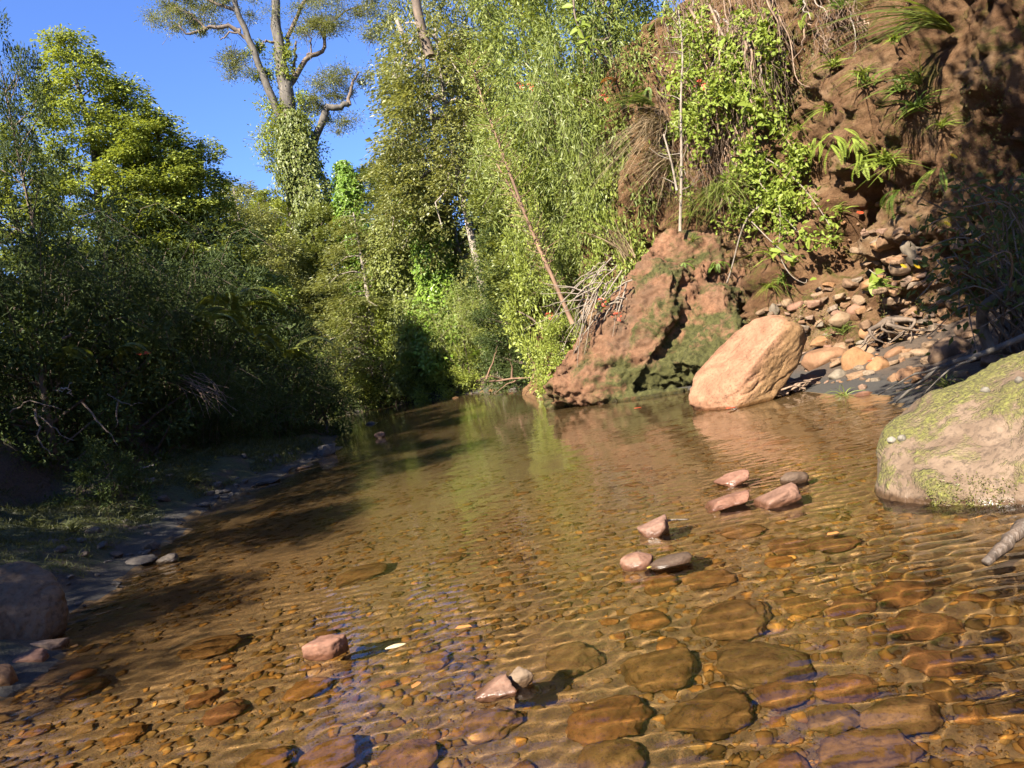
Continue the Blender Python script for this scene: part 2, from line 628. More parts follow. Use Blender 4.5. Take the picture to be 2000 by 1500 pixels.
def bed_mat():
    m, nt, out = new_mat("stream_bed_gravel")
    geo = N(nt, "ShaderNodeNewGeometry")
    pos = geo.outputs["Position"]
    n2 = noise(nt, 48, 6, 0.85, pos)
    n3 = noise(nt, 9, 5, 0.7, pos)
    cr = ramp(nt, n2.outputs[0], [(0.36, (0.043, 0.027, 0.009)), (0.45, (0.154, 0.078, 0.024)), (0.54, (0.265, 0.140, 0.040)), (0.62, (0.171, 0.116, 0.043)), (0.70, (0.360, 0.209, 0.072))])
    n1 = noise(nt, 0.8, 4, 0.6, pos)
    c = mixc(nt, maprange(nt, n3.outputs[0], 0.4, 0.75, 0, 0.55), cr.outputs[0], (0.135, 0.082, 0.028))
    c = mixc(nt, maprange(nt, n1.outputs[0], 0.35, 0.7, 0, 0.5), c, (0.12, 0.076, 0.026))
    sp = N(nt, "ShaderNodeSeparateXYZ")
    nt.links.new(pos, sp.inputs[0])
    c = mixc(nt, maprange(nt, sp.outputs[1], 4.5, 12.0, 0, 0.8), c, (0.075, 0.052, 0.02))  # bed colour darkened with distance, standing in for less light in the pool
    p = N(nt, "ShaderNodeBsdfPrincipled", i_Roughness=0.8)
    nt.links.new(c, p.inputs["Base Color"])
    b = N(nt, "ShaderNodeBump", i_Strength=0.8, i_Distance=0.03)
    nt.links.new(math_n(nt, 'ADD', n2.outputs[0], n3.outputs[0]), b.inputs["Height"])
    nt.links.new(b.outputs[0], p.inputs["Normal"])
    nt.links.new(p.outputs[0], out.inputs["Surface"])
    return m


def receiver(o):
    o.cycles.is_caustics_receiver = True
    return o


_gx = np.concatenate([np.arange(-110, -14, 2.4), np.arange(-14, -7, .25), np.arange(-7, 6, .1), np.arange(6, 14, .25), np.arange(14, 90, 2.4)])
_gy = np.concatenate([np.arange(-30, 0, 1.2), np.arange(0, 13, .1), np.arange(13, 24, .2), np.arange(24, 52, .5), np.arange(52, 150, 4)])
GX, GY = np.meshgrid(_gx, _gy)
GZ = ground_z(GX, GY)
_n, _m = GX.shape
_idx = np.arange(_n * _m).reshape(_n, _m)
_F = np.stack([_idx[:-1, :-1], _idx[:-1, 1:], _idx[1:, 1:], _idx[1:, :-1]], -1).reshape(-1, 4)
_V = np.c_[GX.ravel(), GY.ravel(), GZ.ravel()]
_under = _V[_F][:, :, 2].mean(1) < 0.0


def sub_mesh(name, V, F, mat):
    u, inv = np.unique(F.ravel(), return_inverse=True)
    return mesh_np(name, V[u], inv.reshape(F.shape), mat)


soil = soil_mat()
bedm = bed_mat()
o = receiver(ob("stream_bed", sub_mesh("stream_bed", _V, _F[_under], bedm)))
o["kind"] = "structure"
o["label"] = "brown gravel stream bed seen through clear water"
o = receiver(ob("bank_ground", sub_mesh("bank_ground", _V, _F[~_under], soil)))
o["kind"] = "structure"
o["label"] = "grey sand, moss and soil of the stream banks"


# ------------------------------------------------------------------ water surface
def wave_h(X, Y):
    h = np.zeros_like(X)
    r = np.random.default_rng(3)
    calm = 0.55 + 0.75 * sstep(-0.3, 0.4, fbm(np.c_[X.ravel() * 0.5, Y.ravel() * 0.5, np.zeros(X.size)], 2, 40).reshape(X.shape))
    for k in range(24):
        lam = .085 * 1.13 ** k * r.uniform(.92, 1.08)
        th = r.normal(math.pi / 2 + .25, .95)
        kk = 2 * math.pi / lam
        ph = r.uniform(0, 6.28)
        a = WAVE_A * (lam / .1) * (0.1 / lam) ** .30
        wob = 2.4 * vnoise(np.c_[X.ravel() / (lam * 3.2), Y.ravel() / (lam * 3.2), np.full(X.size, k * 1.7)], k).reshape(X.shape)
        fade = np.clip(1.25 - (Y * 0.0042) / lam * 2.2, 0, 1) if lam < .5 else 1.0
        if lam < .16:
            a *= (2.5 if lam < .12 else 1.7) + .5 * sstep(5.5, 3.0, Y)
        else:
            a *= .52
        a = a * .8 * (1 - .68 * sstep(5, 12, Y))
        h += a * fade * np.sin(kk * (X * math.cos(th) + Y * math.sin(th)) + ph + wob)
    return h * calm


WAVE_A = 0.00036
_ys = [0.4]
while _ys[-1] < 40:
    _ys.append(_ys[-1] + 0.015 * max(1.0, _ys[-1] / 4.2) ** 1.5)
_ys = np.array(_ys)
_t = np.linspace(0, 1, 440)
_y2 = np.repeat(_ys[:, None], 440, 1)
_a = xl_of(_ys) - 0.5
_b = xr_of(_ys) + 0.5
_x2 = _a[:, None] * (1 - _t) + _b[:, None] * _t
_z2 = wave_h(_x2, _y2)
_id = np.arange(_x2.size).reshape(_x2.shape)
_F = np.stack([_id[:-1, :-1], _id[:-1, 1:], _id[1:, 1:], _id[1:, :-1]], -1).reshape(-1, 4)
water = ob("stream_water", mesh_np("stream_water", np.c_[_x2.ravel(), _y2.ravel(), _z2.ravel()], _F, water_mat()))
water["kind"] = "structure"
water["label"] = "clear shallow rippled stream water reflecting trees and sky"
water.cycles.is_caustics_caster = True

# ------------------------------------------------------------------ cliff
CB = np.array([(0.6, 24.5), (1.6, 21.5), (3.1, 19.3), (4.9, 17.2), (5.3, 14.6), (5.9, 12.2), (6.5, 9.8), (7.0, 7.6), (7.2, 4.6), (7.4, 0.5)])
_cl = np.r_[0, np.cumsum(np.linalg.norm(np.diff(CB, axis=0), axis=1))]


def cliff_base(s):
    return np.stack([np.interp(s, _cl, CB[:, 0]), np.interp(s, _cl, CB[:, 1])], -1)


_S = np.arange(0, _cl[-1], 0.05)
_H = np.arange(-0.3, 9.0, 0.05)
SS, HH = np.meshgrid(_S, _H)
_bp = cliff_base(_S)
_tan = np.gradient(np.stack([np.convolve(np.pad(_bp[:, k], 20, 'edge'), np.ones(41) / 41, 'valid') for k in (0, 1)], -1), axis=0)
_tan /= np.linalg.norm(_tan, axis=1)[:, None]
_nrm = np.stack([-_tan[:, 1], _tan[:, 0]], -1)      # towards the stream
_nrm *= np.sign((_nrm * np.array([-1, -0.6])).sum(1))[:, None]


def project(P):
    """pixel (2000 x 1500) of points"""
    d = P - np.array([0, 0, CAM_H])
    cf, cr_, cu = np.array(_f), np.array(_r), np.array(_u)
    z = d @ cf
    return 1000 + FOC * (d @ cr_) / z, 750 - FOC * (d @ cu) / z, z


def cliff_raw(disp):
    x = _bp[None, :, 0] + _nrm[None, :, 0] * disp
    y = _bp[None, :, 1] + _nrm[None, :, 1] * disp
    return np.stack([x, y, HH], -1)


_base_disp = -0.16 * np.maximum(HH, 0) - 0.05 * np.maximum(HH - 4, 0) ** 2 * 0.3 + 0.6 * sstep(1.0, -0.3, HH)
_P0 = cliff_raw(_base_disp)
_pu, _pv, _pz = project(_P0.reshape(-1, 3))
_q = np.c_[SS.ravel(), HH.ravel(), np.zeros(SS.size)]
# leaning buttresses: the ridges run up to the right
_lean = np.c_[SS.ravel() * 1.0 - HH.ravel() * 0.45, HH.ravel() * 0.28, np.zeros(SS.size)]
_d = 0.75 * fbm(_lean * 0.55, 3, 21) + 0.60 * ridged(_lean * np.array([0.8, 0.8, 1]) + 5, 3, 22) - .2 + 0.22 * fbm(_q * 1.6, 4, 23) + 0.12 * ridged(_q * 3.0, 3, 24) + 0.08 * fbm(_q * 6, 3, 25) + 0.10 * ridged(_q * 5.5, 2, 27) + .05 * fbm(_q * 13, 2, 28)
_d = _d - 0.30 * crease(_lean * np.array([1.0, 1.6, 1]), .9, 12, 31) - 0.14 * crease(_q, 1.5, 12, 32) - 0.07 * crease(_q, 3.4, 9, 33)
CLIFF_FEATURES = [  # pixel u, v, radius along, radius up, amount
    (1610, 490, .80, .60, -2.2), (1555, 340, .5, .9, -1.5), (1630, 390, .65, .50, -1.3), (1800, 440, .55, .55, .40),
    (1710, 470, .35, .35, .55), (1470, 470, .50, .45, .35), (1790, 220, .55, 1.0, .45), (1650, 170, .5, .7, .35),
    (1520, 540, .60, .25, .45), (1350, 330, .5, .8, -.3), (1900, 600, .7, .5, -.5), (1700, 300, .35, .3, .35), (1770, 560, .5, .25, .35), (1950, 150, .6, .9, .3),
]
for (fu, fv, rs, rh, am) in CLIFF_FEATURES:
    k = int(np.argmin((_pu - fu) ** 2 + (_pv - fv) ** 2 + np.where(_pz < 0, 1e9, 0)))
    s0, h0 = SS.ravel()[k], HH.ravel()[k]
    ds = (SS.ravel() - s0) - 0.35 * (HH.ravel() - h0)
    _d = _d + am * np.exp(-(ds / rs) ** 2 - ((HH.ravel() - h0) / rh) ** 2)
_disp = _base_disp + _d.reshape(SS.shape) * sstep(-0.3, 0.5, HH)
CLIFF = cliff_raw(_disp)
CLIFF[..., 2] += 0.12 * fbm(_q * 1.3 + 40, 3, 26).reshape(SS.shape)
_n, _m = SS.shape
_id = np.arange(_n * _m).reshape(_n, _m)
_F = np.stack([_id[:-1, :-1], _id[:-1, 1:], _id[1:, 1:], _id[1:, :-1]], -1).reshape(-1, 4)
CLIFF_V = CLIFF.reshape(-1, 3)
CL_U, CL_Vv, CL_Z = project(CLIFF_V)
_e1 = np.gradient(CLIFF, axis=1)
_e0 = np.gradient(CLIFF, axis=0)
CLIFF_N = np.cross(_e1, _e0).reshape(-1, 3)
CLIFF_N /= np.linalg.norm(CLIFF_N, axis=1)[:, None]
CLIFF_N *= np.sign((CLIFF_N[:, :2] * np.tile(_nrm, (_n, 1))).sum(1))[:, None]


def on_cliff(u, v, off=0.0):
    """the first point of the cliff face seen at a pixel, moved off along the face normal"""
    d2 = (CL_U - u) ** 2 + (CL_Vv - v) ** 2
    near = np.where(d2 < 100)[0]
    if len(near) == 0:
        k = int(np.argmin(d2 + np.where(CL_Z < 0, 1e9, 0)))
    else:
        k = int(near[np.argmin(CL_Z[near])])
    return Vector(CLIFF_V[k]) + Vector(CLIFF_N[k]) * off, Vector(CLIFF_N[k])


def cliff_mat(name="cliff_earth", moss_cut=0.60):
    m, nt, out = new_mat(name)
    geo = N(nt, "ShaderNodeNewGeometry")
    pos = geo.outputs["Position"]
    n1 = noise(nt, 0.75, 6, 0.68, pos, 0.5)
    n2 = noise(nt, 9, 8, 0.8, pos, 0.0)
    n3 = noise(nt, 2.2, 6, 0.72, pos, 0.8)
    n5 = noise(nt, 60, 4, 0.8, pos)
    base = ramp(nt, n1.outputs[0], [(0.28, (0.069, 0.036, 0.018)), (0.42, (0.176, 0.095, 0.048)), (0.55, (0.245, 0.147, 0.078)), (0.72, (0.353, 0.257, 0.161))])
    c = mixc(nt, maprange(nt, n2.outputs[0], 0.32, 0.7), mixc(nt, 1.0, base.outputs[0], (0.45, 0.40, 0.36, 1), 'MULTIPLY'), base.outputs[0])
    c = mixc(nt, maprange(nt, n5.outputs[0], 0.6, 0.75, 0, 0.5), c, (0.42, 0.32, 0.22))
    moss = ramp(nt, n2.outputs[0], [(0.3, (0.03, 0.026, 0.008)), (0.5, (0.085, 0.068, 0.018)), (0.7, (0.13, 0.12, 0.032))])
    c = mixc(nt, maprange(nt, n3.outputs[0], moss_cut - 0.07, moss_cut + 0.03), c, moss.outputs[0])
    p = N(nt, "ShaderNodeBsdfPrincipled", i_Roughness=0.92)
    p.inputs["Specular IOR Level"].default_value = 0.15
    nt.links.new(c, p.inputs["Base Color"])
    h = math_n(nt, 'ADD', math_n(nt, 'MULTIPLY', n2.outputs[0], 1.0), math_n(nt, 'MULTIPLY', n5.outputs[0], 0.35))
    b = N(nt, "ShaderNodeBump", i_Strength=1.0, i_Distance=0.12)
    nt.links.new(h, b.inputs["Height"])
    nt.links.new(b.outputs[0], p.inputs["Normal"])
    nt.links.new(p.outputs[0], out.inputs["Surface"])
    return m


cliffm = cliff_mat()
o = receiver(ob("cliff", mesh_np("cliff", CLIFF_V, _F, cliffm)))
o["kind"] = "structure"
o["label"] = "eroded brown earth cliff with hollows above the stony beach"


# ================================================================== rocks
PAL_RED = [(0.170, 0.083, 0.053), (0.201, 0.102, 0.068), (0.152, 0.088, 0.060), (0.193, 0.106, 0.078)]
PAL_BED = [(0.195, 0.104, 0.033), (0.357, 0.173, 0.048), (0.238, 0.144, 0.051), (0.432, 0.187, 0.055), (0.259, 0.169, 0.066), (0.334, 0.207, 0.084)]
PAL_BEACH = [(0.184, 0.098, 0.051), (0.204, 0.137, 0.083), (0.120, 0.076, 0.047), (0.219, 0.115, 0.051), (0.155, 0.127, 0.094), (0.190, 0.102, 0.065)]
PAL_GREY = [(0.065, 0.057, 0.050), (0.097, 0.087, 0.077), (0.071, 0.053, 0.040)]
m_red = stone_mat("reddish_stone", PAL_RED, 0.3, 0.5, scale=3.0, grain=18)
m_bed = stone_mat("brown_wet_stone", PAL_BED, 0.45, 0.4, scale=2.2, pool_shade=True)
m_beach = stone_mat("tan_beach_stone", PAL_BEACH, 0.25, 0.3)
m_wetdark = stone_mat("dark_wet_stone", [(.085, .055, .036)], 0.4, 0.5, scale=3.0)
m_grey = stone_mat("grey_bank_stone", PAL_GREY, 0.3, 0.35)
m_gravel = stone_mat("mixed_gravel", pool_shade=True, palette=[(0.153, 0.094, 0.029), (0.383, 0.198, 0.051), (0.242, 0.162, 0.056), (0.532, 0.276, 0.067), (0.192, 0.120, 0.040), (0.511, 0.336, 0.112)], speckle=0.3, bump=0.2, island=True)


def solo(name, me, label, cat, loc=(0, 0, 0), rot=(0, 0, 0), scale=(1, 1, 1), group=None):
    o = ob(name, me)
    o.location = loc
    o.rotation_euler = rot
    o.scale = scale
    receiver(o)
    return tag(o, label, cat, group)


# ---- the ribbed outcrop at the water's edge
def blob_chain(acc, pts, radii, n=9, flat=(1, 1, 1)):
    path = smooth_path(pts, n)
    rr = np.interp(np.linspace(0, 1, n), np.linspace(0, 1, len(radii)), radii)
    D, Fc = ico(2)
    for p, r in zip(path, rr):
        acc.add(p + D * r * np.array(flat), Fc)


def slab(acc, P0, P1, h1, h2, h3, seed, k=45.0):
    """a leaning slab: long axis P0-P1, its broad face turned to the sun, its lower right flank undercut"""
    P0, P1 = np.array(P0), np.array(P1)
    e1 = (P1 - P0) / np.linalg.norm(P1 - P0)
    e3 = np.array([-.45, -.75, .42])
    e3 = e3 - e1 * (e1 @ e3)
    e3 /= np.linalg.norm(e3)
    e2 = np.cross(e3, e1)
    if e2[0] < 0:
        e2 = -e2
    r_ = np.random.default_rng(seed)
    pl = [(1, 0, .2, .9), (-1, .1, .1, .95), (0, 1, -.45, .82), (0, -1, -.1, .95), (0, .1, 1, .85), (.3, -.4, .9, .92), (-.4, .4, .8, .95), (0, 0, -1, .9), (-.8, .5, -.4, .98), (.7, .6, .3, 1.0)]
    D, Fc = ico(4)
    n = np.array([q[:3] for q in pl]) + r_.normal(size=(len(pl), 3)) * .08
    n /= np.linalg.norm(n, axis=1)[:, None]
    d = np.array([q[3] for q in pl])
    dots = D @ n.T
    rr = np.where(dots > .04, d / np.maximum(dots, .04), 9)
    r = -np.log(np.exp(-k * np.minimum(rr, 1.9)).sum(1)) / k
    L = D * r[:, None] * np.array([h1, h2, h3])
    acc.add((P0 + P1) / 2 + L[:, :1] * e1 + L[:, 1:2] * e2 + L[:, 2:] * e3, Fc)


acc = Acc()
slab(acc, at(1145, 800, 15.3), at(1335, 500, 16.0), 2.05, .84, .72, 1)
slab(acc, at(1292, 775, 14.9), at(1422, 545, 16.0), 1.5, .62, .6, 2)
slab(acc, at(1370, 745, 14.3), at(1440, 620, 15.1), .95, .46, .5, 3)
blob_chain(acc, [at(1225, 800, 14.9), at(1265, 795, 14.6), at(1320, 775, 14.3)], [.30, .36, .28], 7)
blob_chain(acc, [at(1190, 790, 16.0), at(1270, 770, 16.0), at(1350, 740, 15.8)], [.3, .45, .45], 7)
blob_chain(acc, [at(1080, 785, 16.2), at(1110, 795, 15.9)], [.32, .28], 4)
blob_chain(acc, [at(1320, 500, 17.0), at(1380, 520, 17.0), at(1430, 560, 16.8)], [.62, .75, .6], 7)
blob_chain(acc, [at(1300, 640, 17.0), at(1390, 660, 16.6)], [.8, .8], 5)
tmp = ob("tmp_blobs", acc.mesh("tmp_blobs", None))
md = tmp.modifiers.new("r", 'REMESH')
md.mode = 'VOXEL'
md.voxel_size = 0.045
bpy.context.view_layer.update()
dg = bpy.context.evaluated_depsgraph_get()
em = bpy.data.meshes.new_from_object(tmp.evaluated_get(dg))
bpy.data.objects.remove(tmp)
nv = len(em.vertices)
V = np.empty(nv * 3, np.float32)
em.vertices.foreach_get("co", V)
V = V.reshape(-1, 3).astype(float)
nl = len(em.loops)
L = np.empty(nl, np.int32)
em.loops.foreach_get("vertex_index", L)
Fq = L.reshape(-1, 4)


def vert_normals(V, Fq):
    fn = np.cross(V[Fq[:, 2]] - V[Fq[:, 0]], V[Fq[:, 3]] - V[Fq[:, 1]])
    vn = np.zeros_like(V)
    for k in range(4):
        np.add.at(vn, Fq[:, k], fn)
    return vn / (np.linalg.norm(vn, axis=1)[:, None] + 1e-9)


def smooth_verts(V, Fq, it):
    for _ in range(it):
        S = np.zeros_like(V)
        C = np.zeros(len(V))
        for a, b in ((0, 1), (1, 2), (2, 3), (3, 0)):
            np.add.at(S, Fq[:, a], V[Fq[:, b]])
            np.add.at(C, Fq[:, a], 1)
            np.add.at(S, Fq[:, b], V[Fq[:, a]])
            np.add.at(C, Fq[:, b], 1)
        V = V * .4 + .6 * S / C[:, None]
    return V


V = smooth_verts(V, Fq, 1)
vn = vert_normals(V, Fq)
V = V + vn * (0.06 * fbm(V * 0.9, 3, 61) + 0.04 * ridged(V * np.array([1.6, 1.6, 1.1]), 3, 62) + 0.085 * fbm(V * 3.4, 4, 63) + 0.07 * ridged(V * 4.3, 3, 64) + .05 * ridged(V * 8, 2, 66) + .05 * fbm(V * 11, 3, 65) - 0.08 - .16 * crease(V, .8, 14, 67) - .06 * crease(V, 2.2, 12, 68))[:, None]
OUT_V, OUT_N = V, vert_normals(V, Fq)


def outcrop_mat():
    m, nt, out = new_mat("outcrop_rock")
    geo = N(nt, "ShaderNodeNewGeometry")
    pos = geo.outputs["Position"]
    n1 = noise(nt, 0.9, 6, 0.65, pos, 0.4)
    n2 = noise(nt, 12, 6, 0.75, pos)
    n3 = noise(nt, 1.5, 6, 0.7, pos, 0.6)
    n5 = noise(nt, 70, 4, 0.8, pos)
    base = ramp(nt, n1.outputs[0], [(0.30, (0.085, 0.056, 0.036)), (0.45, (0.145, 0.080, 0.046)), (0.62, (0.187, 0.095, 0.053)), (0.74, (0.212, 0.136, 0.081))])
    c = mixc(nt, maprange(nt, n2.outputs[0], 0.3, 0.62), mixc(nt, 1.0, base.outputs[0], (0.55, 0.5, 0.47, 1), 'MULTIPLY'), base.outputs[0])
    sep = N(nt, "ShaderNodeSeparateXYZ")
    nt.links.new(pos, sep.inputs[0])
    # moss keeps to the lower, damp half of the rock
    low = maprange(nt, sep.outputs[2], 0.2, 1.9, 0.13, -0.10)
    f = math_n(nt, 'ADD', n3.outputs[0], low)
    f = math_n(nt, 'ADD', f, maprange(nt, sep.outputs[0], 1.9, 3.2, -0.06, 0.13))
    moss = ramp(nt, n2.outputs[0], [(0.3, (0.014, 0.014, 0.005)), (0.5, (0.046, 0.045, 0.013)), (0.7, (0.087, 0.081, 0.030))])
    c = mixc(nt, maprange(nt, f, 0.50, 0.62), c, moss.outputs[0])
    wet = maprange(nt, math_n(nt, 'ADD', sep.outputs[2], math_n(nt, 'MULTIPLY', n3.outputs[0], 0.12)), 0.14, 0.10)
    c = mixc(nt, wet, c, mixc(nt, 1.0, c, (0.6, 0.5, 0.42, 1), 'MULTIPLY'))
    p = N(nt, "ShaderNodeBsdfPrincipled")
    nt.links.new(maprange(nt, wet, 0, 1, 0.9, 0.4), p.inputs["Roughness"])
    p.inputs["Specular IOR Level"].default_value = 0.2
    nt.links.new(c, p.inputs["Base Color"])
    b = N(nt, "ShaderNodeBump", i_Strength=0.8, i_Distance=0.07)
    nt.links.new(math_n(nt, 'ADD', n2.outputs[0], math_n(nt, 'MULTIPLY', n5.outputs[0], 0.3)), b.inputs["Height"])
    nt.links.new(b.outputs[0], p.inputs["Normal"])
    nt.links.new(p.outputs[0], out.inputs["Surface"])
    return m


m_outcrop = outcrop_mat()
bpy.data.meshes.remove(em)
solo("rock_outcrop", mesh_np("rock_outcrop", V, Fq, m_outcrop), "tall ribbed reddish brown outcrop with mossy furrows rising from the water", "rock")
OU, OV_, OZ = project(OUT_V)


def on_outcrop(u, v, off=0.0):
    d2 = (OU - u) ** 2 + (OV_ - v) ** 2
    near = np.where(d2 < 60)[0]
    k = int(near[np.argmin(OZ[near])]) if len(near) else int(np.argmin(d2))
    return Vector(OUT_V[k]) + Vector(OUT_N[k]) * off, Vector(OUT_N[k])


# ---- boulders cut by chosen planes
def plane_rock(sub, planes, k, rough, freq, seed, scale):
    D, Fc = ico(sub)
    n = np.array([p[:3] for p in planes], float)
    n /= np.linalg.norm(n, axis=1)[:, None]
    d = np.array([p[3] for p in planes])
    dots = D @ n.T
    rr = np.where(dots > 0.04, d / np.maximum(dots, 0.04), 9.0)
    r = -np.log(np.exp(-k * np.minimum(rr, 1.6)).sum(1) + math.exp(-k * 1.12)) / k
    r = r * (1 + rough * fbm(D * freq + seed, 4, seed) + rough * .35 * fbm(D * freq * 5 + seed, 3, seed + 3))
    r = r * (1 - .045 * crease(D + seed, 1.3, 22, seed) - .02 * crease(D + seed, 3.5, 16, seed + 1))
    return D * r[:, None] * np.array(scale), Fc


def rot_y(V, a):
    c, s = math.cos(a), math.sin(a)
    return np.stack([V[:, 0] * c + V[:, 2] * s, V[:, 1], -V[:, 0] * s + V[:, 2] * c], -1)


m_pink = stone_mat("pink_orange_boulder", [(0.233, 0.137, 0.063)], 0.6, 0.6, pits=0.22, grain=34, second=(1.0, 0.88, 1.1, 1))
V, Fc = plane_rock(5, [(-0.25, -0.35, .9, .62), (.15, -.95, -.25, .70), (.95, -.2, .2, .98), (-.9, -.3, -.1, .98), (.3, .2, -.9, .62), (0, .9, .2, .8), (-.55, -.7, .3, .84), (.8, -.5, -.5, .86), (-.6, .2, -.75, .86)], 22, 0.06, 2.2, 5, (.93, .70, .54))
V = rot_y(V, -0.50)
bl = at(1468, 722, 10.75)
solo("pink_boulder", mesh_np("pink_boulder", V, Fc, m_pink), "big smooth pink and orange boulder leaning at the water's edge", "boulder", bl)

m_mossy = stone_mat("mossy_boulder", [(0.142, 0.099, 0.067)], 0.5, 0.8, moss=0.34, grain=24)
V, Fc = plane_rock(5, [(-0.32, -.25, .95, .60), (-.9, -.35, .2, .86), (-.5, -.8, .1, .86), (.2, -.95, .1, .84), (.95, 0, 0, .95), (0, 0, -1, .7), (-.6, -.5, -.6, .74), (.1, -.7, -.7, .72), (-.5, -.2, .8, .72)], 11, 0.10, 1.5, 9, (.94, .8, .80))
bm_ = at(2070, 925, 4.35)
MOSSY_V = V
_mb = solo("mossy_boulder", mesh_np("mossy_boulder", V, Fc, m_mossy), "large pale boulder patched with green moss near the driftwood log", "boulder", bm_, (0, -0.12, 0.1))

m_tan = stone_mat("tan_boulder", [(0.120, 0.084, 0.053)], 0.5, 0.7, grain=24)
V, Fc = plane_rock(5, [(0.5, -.3, .8, .62), (.9, -.3, .1, .9), (-.2, -.9, .3, .8), (.3, -.9, -.2, .85), (-.9, 0, 0, .9), (0, 0, -1, .6), (-.1, -.1, 1, .8), (.7, -.6, .35, .78)], 12, 0.07, 1.5, 21, (.42, .36, .40))
solo("tan_boulder", mesh_np("tan_boulder", V, Fc, m_tan), "big tan boulder on the shaded left bank beside the broken reddish stones", "boulder", at(-18, 1212, 4.95))

# ---- stones that break the surface, each its own shape
def stone_at(name, u, v, wpx, hpx, label, mat, seed, z=0.0, rnd=0.25, d=None, tilt=0.0, yaw=None, sub=4, depth=0.8, rough=0.05, planes=12, sink=0.25):
    planes = 8 if rnd < .3 else planes
    p = onz(u, v, z) if d is None else at(u, v, d)
    dd = p.y
    w = wpx / FOC * dd * 0.5
    h = hpx / FOC * dd * 0.33
    if rnd < .3:
        V, Fc = angular_np(sub, seed, (w, w * depth, h * 0.85), k=16.0, rough=.06)
    else:
        V, Fc = rock_np(sub, seed, rnd, planes, (w * 1.12, w * depth, h * 1.12), rough)
    V = rot_y(V, tilt * .5)
    p = Vector((p.x, p.y + w * depth * 0.4, p.z - h * sink * 2 + h))
    return solo(name, mesh_np(name, V, Fc, mat), label, "stone", p, (0, 0, 0 if yaw is None else yaw))


EMERGENT = [
    ("stone", 640, 1285, 100, 90, "angular salmon pink stone breaking the surface beside the pale floating chip", m_red, 101, -0.3, .15),
    ("stone", 965, 1362, 96, 66, "tan pointed stone half out of the water with a split top", m_red, 102, -0.5, .10),
    ("stone", 1018, 1340, 60, 62, "small pale stone tip leaning against the split tan stone", m_beach, 113, -0.2, .4),
    ("stone", 1252, 1110, 68, 62, "rounded pink stone beside the dark wet stone in midstream", m_red, 104, 0, .5),
    ("stone", 1312, 1108, 82, 40, "dark glistening wet stone touching the rounded pink stone", m_wetdark, 105, -0.15, .4),
    ("stone", 1285, 1045, 66, 62, "blocky pink stone in midstream with a twig caught behind it", m_red, 106, -0.5, .1),
    ("stone", 1428, 990, 100, 50, "long flat pink stone slab awash in midstream", m_red, 107, -0.12, .1),
    ("stone", 1437, 945, 72, 46, "small pink wedge stone behind the long flat slab", m_red, 108, -0.35, .12),
    ("stone", 1528, 985, 96, 62, "tilted reddish slab stone next to a small dark round stone", m_red, 109, -0.3, .12),
    ("stone", 1556, 945, 52, 48, "small dark brown round stone behind the tilted reddish slab", m_wetdark, 110, 0, .6),
    ("stone", 742, 855, 20, 24, "small lone pink stone far out in the pool", m_red, 111, 0, .3),
    ("stone", 637, 890, 38, 50, "grey pointed stone standing in water by the shaded left bank", m_grey, 112, .2, .2),
    ("stone", 40, 1310, 100, 66, "broken reddish stone below the big tan boulder", m_red, 114, -0.25, .1),
    ("stone", 92, 1275, 66, 56, "jagged brown stone at the foot of the big tan boulder", m_beach, 115, .3, .1),
    ("stone", 2, 1350, 60, 90, "orange brown stone cut by the left edge of view", m_beach, 116, 0, .3),
    ("stone", 268, 1108, 66, 36, "flat grey stone at the left shore beside a rounder one", m_grey, 117, 0, .4),
    ("stone", 325, 1100, 52, 30, "rounded brown stone at the left shore beyond the flat grey one", m_grey, 118, 0, .55),
    ("stone", 545, 925, 60, 26, "pale slab stone lying in the edge of the left shore", m_grey, 119, -0.1, .2),
    ("stone", 590, 916, 26, 9, "thin white flat stone at the tip of the pale slab", m_beach, 120, 0, .3),
    ("stone", 520, 945, 48, 18, "low grey slab stone on the dark sand before the pale slab", m_grey, 121, 0, .3),
    ("stone", 350, 985, 60, 22, "reddish flat stone at the left shore below the grass", m_grey, 122, 0, .3),
]
for (nm, u, v, w, h, lab, mt, sd, ti, rd) in EMERGENT:
    stone_at(nm, u, v, w, h, lab, mt, sd, rnd=rd, tilt=ti)

